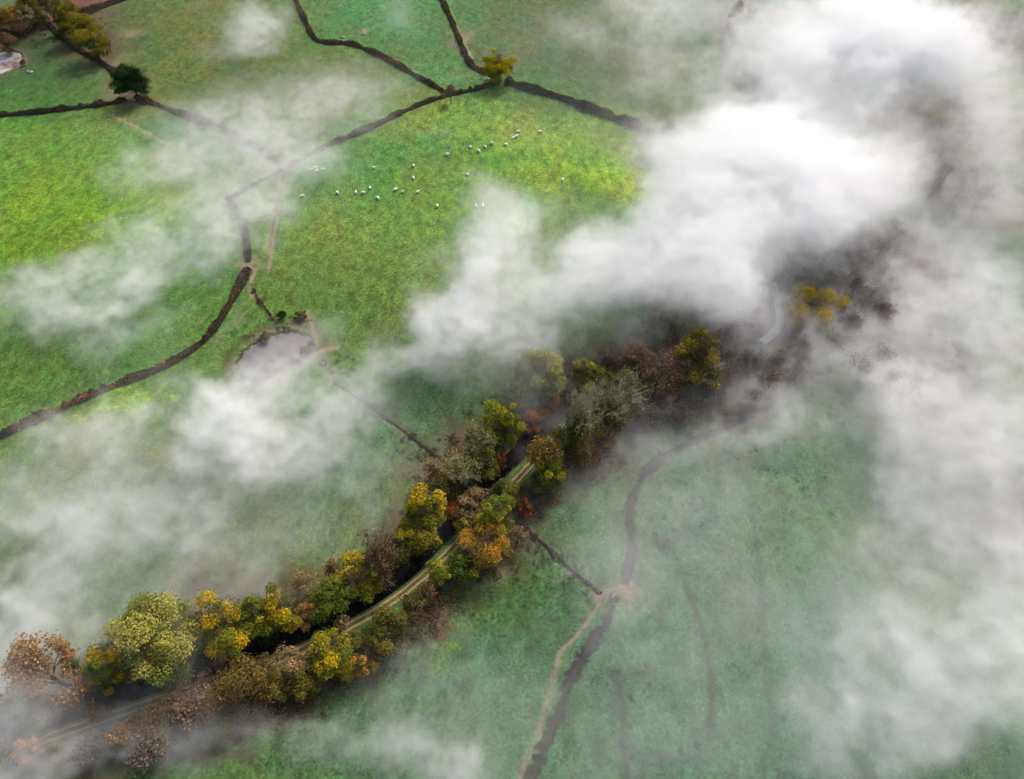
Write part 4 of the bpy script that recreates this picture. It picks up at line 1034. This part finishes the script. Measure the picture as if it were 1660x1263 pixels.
# ------------------------------------------------------------------ drifting fog
FOG = [  # x, y, rx, ry, turn, cover, mid height
    (400, 50, 51.7, 28.2, 0, 0.38, 12), (430, 180, 122.2, 42.3, 0, 0.36, 12), (520, 150, 84.6, 32.9, 0, 0.3, 12), (450, 215, 56.4, 30.08, 0, 0.493, 10), (480, 250, 56.4, 28.2, 0, 0.375, 10), (350, 235, 51.7, 42.3, 20, 0.45, 10), (410, 300, 65.8, 47, 0, 0.375, 9), (370, 370, 47, 56.4, 0, 0.45, 9), (440, 340, 37.6, 47, 0, 0.4, 9),
    (250, 385, 65.8, 30.08, 0, 0.42, 9), (310, 380, 47, 42.3, 0, 0.35, 9), (200, 440, 103.4, 28.2, -14, 0.42, 9), (110, 485, 112.8, 30.08, -14, 0.5, 9), (20, 520, 65.8, 37.6, 0, 0.5, 9), (40, 470, 37.6, 18.8, 0, 0.3, 9), (130, 560, 84.6, 28.2, 0, 0.22, 8),
    (310, 660, 65.8, 56.4, 0, 0.901, 12), (340, 730, 56.4, 56.4, 0, 0.71, 10), (420, 690, 103.4, 65.8, 0, 0.686, 10), (520, 690, 103.4, 65.8, 0, 0.528, 9), (370, 615, 103.4, 23.5, 0, 0.44, 8), (430, 590, 65.8, 28.2, 10, 0.4, 7), (590, 640, 65.8, 42.3, 0, 0.352, 9), (430, 770, 103.4, 47, 0, 0.37, 9),
    (110, 800, 75.2, 65.8, 0, 0.528, 10), (60, 850, 65.8, 47, 0, 0.44, 10), (115, 700, 65.8, 42.3, 0, 0.396, 9), (40, 960, 84.6, 42.3, 0, 0.598, 10), (130, 890, 84.6, 56.4, 0, 0.44, 9), (250, 810, 84.6, 65.8, 0, 0.396, 9), (190, 970, 84.6, 37.6, 0, 0.396, 9), (330, 900, 141, 42.3, 0, 0.246, 8), (0, 1020, 56.4, 47, 0, 0.528, 10), (560, 790, 94, 47, 0, 0.22, 8), (230, 700, 18.8, 28.2, 0, 0.176, 8),
    (45, 1080, 60, 65.8, 0, 0.594, 19), (70, 1170, 131.6, 47, 0, 0.458, 8), (250, 1130, 169.2, 32.9, 0, 0.211, 7), (260, 1195, 150.4, 37.6, 0, 0.37, 7), (10, 1230, 65.8, 47, 0, 0.546, 8), (250, 1085, 47, 28.2, 0, 0.22, 8), (400, 1180, 112.8, 37.6, 0, 0.264, 7), (270, 1010, 56.4, 37.6, 0, 0.246, 16),
    (810, 400, 47, 42.3, 0, 0.82, 20), (805, 460, 61.1, 56.4, 0, 0.88, 18), (840, 520, 75.2, 42.3, 0, 0.85, 16), (755, 500, 47, 47, 0, 0.7, 15), (880, 545, 84.6, 32.9, 0, 0.72, 16), (700, 600, 84.6, 42.3, 0, 0.55, 10), (630, 640, 56.4, 37.6, 0, 0.396, 9), (790, 590, 75.2, 37.6, 0, 0.6, 12), (880, 590, 56.4, 37.6, 0, 0.5, 16), (870, 335, 56.4, 28.2, 0, 0.4, 14), (790, 325, 47, 26.32, 0, 0.35, 14), (940, 330, 56.4, 23.5, 0, 0.25, 14),
    (960, 480, 84.6, 42.3, 0, 0.75, 18), (1040, 440, 94, 47, 0, 0.9, 22), (1130, 400, 103.4, 56.4, 0, 0.97, 26), (1130, 330, 56.4, 56.4, 0, 0.97, 30), (1160, 270, 84.6, 56.4, 0, 0.985, 32), (1240, 225, 84.6, 56.4, 0, 0.985, 34), (1330, 280, 103.4, 56.4, 0, 0.985, 32), (1440, 300, 84.6, 42.3, 10, 0.95, 30), (1250, 330, 112.8, 45, 0, 0.97, 28), (1360, 350, 94, 37.6, 0, 0.92, 26), (1200, 175, 45, 28, 0, 0.85, 30),
    (1390, 50, 103.4, 56.4, 0, 0.995, 42), (1480, 60, 75.2, 56.4, 0, 0.99, 42), (1300, 20, 65.8, 37.6, 0, 0.97, 40), (1330, 90, 65.8, 37.6, 0, 0.95, 38), (1430, 175, 103.4, 47, 0, 0.9, 26), (1330, 170, 75.2, 37.6, 0, 0.9, 26), (1540, 130, 37.6, 56.4, 0, 0.429, 24), (1610, 130, 65.8, 56.4, 0, 0.608, 26), (1600, 230, 84.6, 56.4, 0, 0.702, 28), (1660, 300, 65.8, 56.4, 0, 0.702, 28), (1520, 210, 47, 28.2, 0, 0.39, 24), (1620, 30, 56.4, 28.2, 0, 0.351, 24), (1560, 330, 56.4, 37.6, 0, 0.234, 20), (1480, 240, 56.4, 28.2, 0, 0.5, 22),
    (1070, 15, 65.8, 28.2, 0, 0.4, 16), (950, 60, 37.6, 28.2, 0, 0.21, 14), (1090, 110, 65.8, 47, 0, 0.247, 14), (1050, 60, 47, 37.6, 0, 0.228, 14), (1190, 130, 37.6, 56.4, 0, 0.4, 14), (1020, 180, 37.6, 28.2, 0, 0.3, 14), (640, 10, 28.2, 18.8, 0, 0.1, 14),
    (1190, 435, 84.6, 33.84, 0, 0.675, 18), (1120, 465, 94, 28.2, 0, 0.68, 16), (1310, 410, 75.2, 28.2, 0, 0.5, 16), (1190, 510, 103.4, 32.9, 0, 0.42, 14), (1040, 530, 65.8, 37.6, 0, 0.48, 16), (1330, 480, 94, 56.4, 0, 0.2, 10), (1240, 600, 103.4, 28.2, 0, 0.38, 9), (1400, 560, 75.2, 65.8, 0, 0.396, 10), (1450, 400, 112.8, 37.6, 0, 0.36, 12), (1600, 400, 84.6, 47, 0, 0.396, 12),
    (1570, 460, 103.4, 47, 0, 0.619, 16), (1600, 540, 94, 56.4, 0, 0.605, 16), (1490, 470, 56.4, 37.6, 0, 0.432, 14), (1560, 660, 112.8, 56.4, 0, 0.619, 16), (1480, 710, 84.6, 56.4, 0, 0.576, 14), (1600, 740, 94, 56.4, 0, 0.619, 16), (1440, 790, 84.6, 56.4, 0, 0.49, 12), (1540, 800, 75.2, 47, 0, 0.475, 12), (1480, 640, 56.4, 37.6, 0, 0.49, 10), (1520, 890, 84.6, 47, 0, 0.533, 12), (1570, 960, 75.2, 47, 0, 0.605, 14), (1560, 1050, 103.4, 65.8, 0, 0.619, 14), (1640, 1060, 65.8, 84.6, 0, 0.619, 14), (1490, 1000, 75.2, 56.4, 0, 0.533, 12), (1520, 1170, 103.4, 56.4, 0, 0.547, 12), (1640, 1200, 75.2, 65.8, 0, 0.533, 12), (1400, 1080, 94, 103.4, 0, 0.396, 9), (1400, 900, 65.8, 75.2, 0, 0.346, 9), (1620, 860, 47, 47, 0, 0.396, 9), (1440, 1210, 94, 47, 0, 0.396, 9), (1500, 560, 84.6, 56.4, 0, 0.324, 6),
    (1120, 690, 112.8, 23.5, -14, 0.42, 7), (1000, 735, 47, 28.2, 0, 0.03, 7), (955, 860, 47, 56.4, 0, 0.03, 5), (1200, 660, 103.4, 28.2, 0, 0.36, 8), (760, 1180, 94, 51.7, 10, 0.5, 7), (680, 1210, 112.8, 37.6, 0, 0.352, 7), (1300, 650, 75.2, 56.4, 0, 0.3, 8), (700, 1080, 84.6, 56.4, 0, 0.2, 6), (560, 1180, 94, 37.6, 0, 0.282, 6)]
GAPS = [  # clear air between the banks
    (165, 1075, 62, 60, 0, 10, .8),    (1470, 215, 70, 32, 25, 24, .7), (1590, 330, 90, 38, 0, 20, .7), (1570, 60, 45, 60, 0, 24, .6), (1225, 90, 38, 60, 0, 16, .85), (1420, 430, 130, 42, 0, 12, .35), (1260, 505, 50, 60, 0, 12, .6), (1264, 500, 50, 55, 0, 20, .65), (1318, 496, 45, 45, 0, 16, .5), (1640, 870, 50, 60, 0, 8, .3), (1030, 850, 60, 130, 0, 6, .85), (1120, 715, 120, 36, 14, 6, .6), (240, 690, 26, 60, 0, 8, .85), (960, 370, 70, 50, 0, 12, .8),
    (470, 1010, 190, 50, 12, 6, .7), (640, 930, 90, 70, 30, 6, .75), (760, 800, 100, 100, 0, 6, .7), (920, 690, 120, 80, 20, 6, .65), (1070, 600, 110, 50, 0, 8, .5), (400, 510, 60, 60, 0, 8, .6), (620, 470, 120, 110, 0, 8, .7), (60, 330, 200, 110, 0, 8, .6), (1010, 200, 70, 32, 0, 8, .75), (1072, 222, 30, 26, 0, 10, .7), (1280, 860, 90, 110, 0, 6, .6), (1340, 680, 60, 70, 0, 8, .6)]
VEIL = [  # the thin even ground mist
    (1080, 830, 190, 110, .31), (1150, 980, 240, 150, .28), (1150, 1160, 280, 130, .28), (870, 1080, 130, 110, .24), (950, 1210, 180, 80, .26), (1380, 1000, 120, 200, .44), (1330, 760, 120, 100, .2), (960, 880, 80, 80, .38), (1080, 720, 170, 40, .34), (760, 1190, 160, 60, .34),
    (640, 700, 100, 70, .12), (400, 830, 160, 70, .14), (150, 800, 180, 160, .16), (150, 1190, 200, 50, .3), (1300, 560, 200, 120, .22), (1560, 900, 160, 400, .38), (1570, 380, 150, 80, .22), (480, 560, 70, 40, .2), (420, 260, 130, 100, .2), (980, 100, 200, 120, .06), (1220, 80, 60, 120, .3), (1495, 560, 90, 60, .5), (1380, 480, 120, 90, .35), (1230, 590, 130, 40, .3), (405, 605, 45, 22, .5), (70, 1100, 120, 80, .35)]
FX0, FX1, FY0, FY1, FZ0, FZ1, FS = -345., 345., 12., 426., -1.25, 65., 1.25
nx_, ny_, nz_ = int((FX1 - FX0) / FS) + 1, int((FY1 - FY0) / FS) + 1, int((FZ1 - FZ0) / FS) + 1
fx = FX0 + FS * np.arange(nx_); fy = FY0 + FS * np.arange(ny_)
MX, MY = np.meshgrid(fx, fy)
w1 = [spectral(MX.shape, 3.0, .006, s) for s in (11, 12)]
w2 = [spectral(MX.shape, 2.2, .03, s) for s in (13, 14)]
WX = MX + 6 * w1[0] + .5 * w2[0]; WY = MY + 6 * w1[1] + .5 * w2[1]
tau = np.full(MX.shape, .004 ** 3); zsum = np.full(MX.shape, .004 ** 3 * 8); hsum = np.full(MX.shape, .004 ** 3)
for (u, v, ru, rv, tn, cov, zm) in FOG:
    cx, cy = ground_at(u, v, zm)
    sx = ru / px_per_m(cy, zm) * 1.08
    _, ya = ground_at(u, v - rv, zm); _, yb = ground_at(u, v + rv, zm)
    sy = abs(ya - yb) / 2 * 1.08
    dx, dy = WX - cx, WY - cy
    if tn:
        a = R(-tn); dx, dy = dx * math.cos(a) + dy * math.sin(a), -dx * math.sin(a) + dy * math.cos(a)
    w = np.exp(-((dx / sx) ** 2 + (dy / sy) ** 2) ** 1.25)
    ti = (-math.log(1 - cov) * w) ** 3
    tau += ti; zsum += ti * zm; hsum += ti
tau = tau ** (1 / 3)
for (u, v, ru, rv, tn, zm, g) in GAPS:
    cx, cy = ground_at(u, v, zm); sx = ru / px_per_m(cy, zm)
    _, ya = ground_at(u, v - rv, zm); _, yb = ground_at(u, v + rv, zm)
    dx, dy = (WX - cx) / sx, (WY - cy) / (abs(ya - yb) / 2)
    a = R(tn); dx, dy = dx * math.cos(a) + dy * math.sin(a), -dx * math.sin(a) + dy * math.cos(a)
    tau *= 1 - g * np.exp(-(dx ** 2 + dy ** 2) ** 1.5)
zmid = zsum / hsum
thick = np.clip(1.2 * zmid, 6, 34)
base = np.maximum(zmid - thick * .5, .4)
vt = np.full(MX.shape, .006)
for (u, v, ru, rv, cov) in VEIL:
    cx, cy = ground_at(u, v, 3); sx = ru / px_per_m(cy, 3)
    _, ya = ground_at(u, v - rv, 3); _, yb = ground_at(u, v + rv, 3)
    w = np.exp(-(((WX - cx) / sx) ** 2 + ((WY - cy) / (abs(ya - yb) / 2)) ** 2) ** 1.3)
    vt = np.maximum(vt, -math.log(1 - cov) * w * (1 + .12 * w2[0]))
veil = np.clip(vt, 0, 2) * .7 / 5.0
ext = tau * .47 / (thick * .62)
me = bpy.data.meshes.new('fog')
me.vertices.add(MX.size); me.vertices.foreach_set('co', np.c_[MX.ravel(), MY.ravel(), zmid.ravel()].astype(np.float32).ravel())
for nm, arr in (('ext', ext), ('base', base), ('thick', thick), ('veil', veil)):
    a = me.attributes.new(nm, 'FLOAT', 'POINT'); a.data.foreach_set('value', arr.astype(np.float32).ravel())
me.update()
fog = link('fog', me)
tag(fog, 'white autumn fog drifting in banks over the fields and canal', 'fog', None, 'stuff')
mf_, nt, out = new_mat('fog_air')
at = nd(nt, 'ShaderNodeAttribute', attribute_name='density')
pv = nd(nt, 'ShaderNodeVolumePrincipled', {'Color': (.985, .987, .99, 1), 'Anisotropy': 0.0, 'Density': 1.0})
nt.links.new(pv.outputs[0], out.inputs['Volume'])
me.materials.append(mf_)
try: mf_.cycles.volume_sampling = 'DISTANCE'; w_ = 0
except Exception: pass
ng = bpy.data.node_groups.new('fog_banks', 'GeometryNodeTree')
ng.interface.new_socket('Geometry', in_out='INPUT', socket_type='NodeSocketGeometry'); ng.interface.new_socket('Geometry', in_out='OUTPUT', socket_type='NodeSocketGeometry')
gi, go = ng.nodes.new('NodeGroupInput'), ng.nodes.new('NodeGroupOutput')
gpos = ng.nodes.new('GeometryNodeInputPosition').outputs[0]
swirl = nd(ng, 'ShaderNodeTexNoise', {'Vector': gpos, 'Scale': .06, 'Detail': 5, 'Roughness': .66}).outputs['Color']
swirl = nd(ng, 'ShaderNodeVectorMath', {0: swirl, 1: (.5, .5, .5)}, operation='SUBTRACT').outputs[0]
swirl = nd(ng, 'ShaderNodeVectorMath', {0: swirl, 1: (30, 30, 14)}, operation='MULTIPLY').outputs[0]
wpos = nd(ng, 'ShaderNodeVectorMath', {0: gpos, 1: swirl}, operation='ADD').outputs[0]
sep = nd(ng, 'ShaderNodeSeparateXYZ', {0: wpos})
sepz = nd(ng, 'ShaderNodeSeparateXYZ', {0: gpos})
ixf = mth(ng, 'ROUND', mth(ng, 'DIVIDE', mth(ng, 'SUBTRACT', sep.outputs[0], FX0), FS))
iyf = mth(ng, 'ROUND', mth(ng, 'DIVIDE', mth(ng, 'SUBTRACT', sep.outputs[1], FY0), FS))
idx = mth(ng, 'ADD', ixf, mth(ng, 'MULTIPLY', iyf, float(nx_)))
f2i = ng.nodes.new('FunctionNodeFloatToInt'); ng.links.new(idx, f2i.inputs[0])
def sample(nm):
    s = ng.nodes.new('GeometryNodeSampleIndex'); s.data_type = 'FLOAT'; s.domain = 'POINT'; s.clamp = True
    a = ng.nodes.new('GeometryNodeInputNamedAttribute'); a.data_type = 'FLOAT'; a.inputs[0].default_value = nm
    ng.links.new(gi.outputs[0], s.inputs['Geometry']); ng.links.new(a.outputs[0], s.inputs['Value']); ng.links.new(f2i.outputs[0], s.inputs['Index'])
    return s.outputs[0]
e_, b_, t_ = sample('ext'), sample('base'), sample('thick')
u_ = mth(ng, 'DIVIDE', mth(ng, 'SUBTRACT', sep.outputs[2], b_), t_)
def ss(x, a, b):
    n = ng.nodes.new('ShaderNodeMapRange'); n.interpolation_type = 'SMOOTHSTEP'; n.clamp = True
    ng.links.new(x, n.inputs[0]); n.inputs[1].default_value = a; n.inputs[2].default_value = b
    return n.outputs[0]
prof = mth(ng, 'MULTIPLY', ss(u_, -.02, .25), mth(ng, 'SUBTRACT', 1.0, ss(u_, .5, 1.0)))
stretch = nd(ng, 'ShaderNodeVectorMath', {0: gpos, 1: (.8, .8, 1.5)}, operation='MULTIPLY').outputs[0]
nn = nd(ng, 'ShaderNodeTexNoise', {'Vector': stretch, 'Scale': .105, 'Detail': 7, 'Roughness': .7, 'Distortion': .4}).outputs[0]
puff = ss(mth(ng, 'ADD', nn, mth(ng, 'MULTIPLY', mth(ng, 'SUBTRACT', prof, .5), .2)), .41, .60)
fn = nd(ng, 'ShaderNodeTexNoise', {'Vector': stretch, 'Scale': .30, 'Detail': 4, 'Roughness': .65, 'Distortion': .6}).outputs[0]
fine = mth(ng, 'MULTIPLY_ADD', ss(fn, .36, .64), 1.1, .45)
dens = mth(ng, 'MULTIPLY', mth(ng, 'MULTIPLY', e_, prof), mth(ng, 'MULTIPLY', mth(ng, 'MULTIPLY_ADD', puff, 1.9, .05), fine))
low = mth(ng, 'MULTIPLY', ss(sepz.outputs[2], -1.2, .6), mth(ng, 'SUBTRACT', 1.0, ss(sepz.outputs[2], 2.5, 8.5)))
dens = mth(ng, 'ADD', dens, mth(ng, 'MULTIPLY', sample('veil'), low))
vc = ng.nodes.new('GeometryNodeVolumeCube')
ng.links.new(dens, vc.inputs['Density'])
vc.inputs['Min'].default_value = (FX0, FY0, FZ0)
vc.inputs['Max'].default_value = (FX0 + FS * (nx_ - 1), FY0 + FS * (ny_ - 1), FZ0 + FS * (nz_ - 1))
vc.inputs['Resolution X'].default_value = nx_; vc.inputs['Resolution Y'].default_value = ny_; vc.inputs['Resolution Z'].default_value = nz_
sm = ng.nodes.new('GeometryNodeSetMaterial'); ng.links.new(vc.outputs[0], sm.inputs[0]); sm.inputs['Material'].default_value = mf_
ng.links.new(sm.outputs[0], go.inputs[0])
md = fog.modifiers.new('fog_banks', 'NODES'); md.node_group = ng

# ------------------------------------------------------------------ daylight
SUN_EL, SUN_AZ = R(50), R(38)          # azimuth clockwise from +Y: light comes from beyond the upper right
w = bpy.data.worlds.new('World'); SC.world = w; w.use_nodes = True
nt = w.node_tree; nt.nodes.clear()
sky = nd(nt, 'ShaderNodeTexSky', sky_type='NISHITA', sun_disc=False, sun_elevation=SUN_EL, sun_rotation=SUN_AZ, air_density=1.0, dust_density=6.0, ozone_density=1.0)
bg = nd(nt, 'ShaderNodeBackground', {'Color': sky.outputs[0], 'Strength': .15})
nt.links.new(bg.outputs[0], nd(nt, 'ShaderNodeOutputWorld').inputs[0])
ld = bpy.data.lights.new('sun', 'SUN'); ld.energy = 2.2; ld.angle = R(18); ld.color = (1.0, .96, .90)
so = bpy.data.objects.new('sun', ld); COL.objects.link(so)
so.rotation_euler = (math.pi / 2 - SUN_EL, 0, math.pi - SUN_AZ)
so.location = (100, 200, 300)

SC.view_settings.view_transform = 'Standard'; SC.view_settings.look = 'None'
SC.view_settings.exposure = 0.27; SC.view_settings.gamma = 1
cy_ = SC.cycles
cy_.volume_bounces = 8; cy_.max_bounces = 10; cy_.diffuse_bounces = 3
cy_.volume_step_rate = 1.6; cy_.volume_max_steps = 256
cy_.use_denoising = True; cy_.denoising_prefilter = 'FAST'
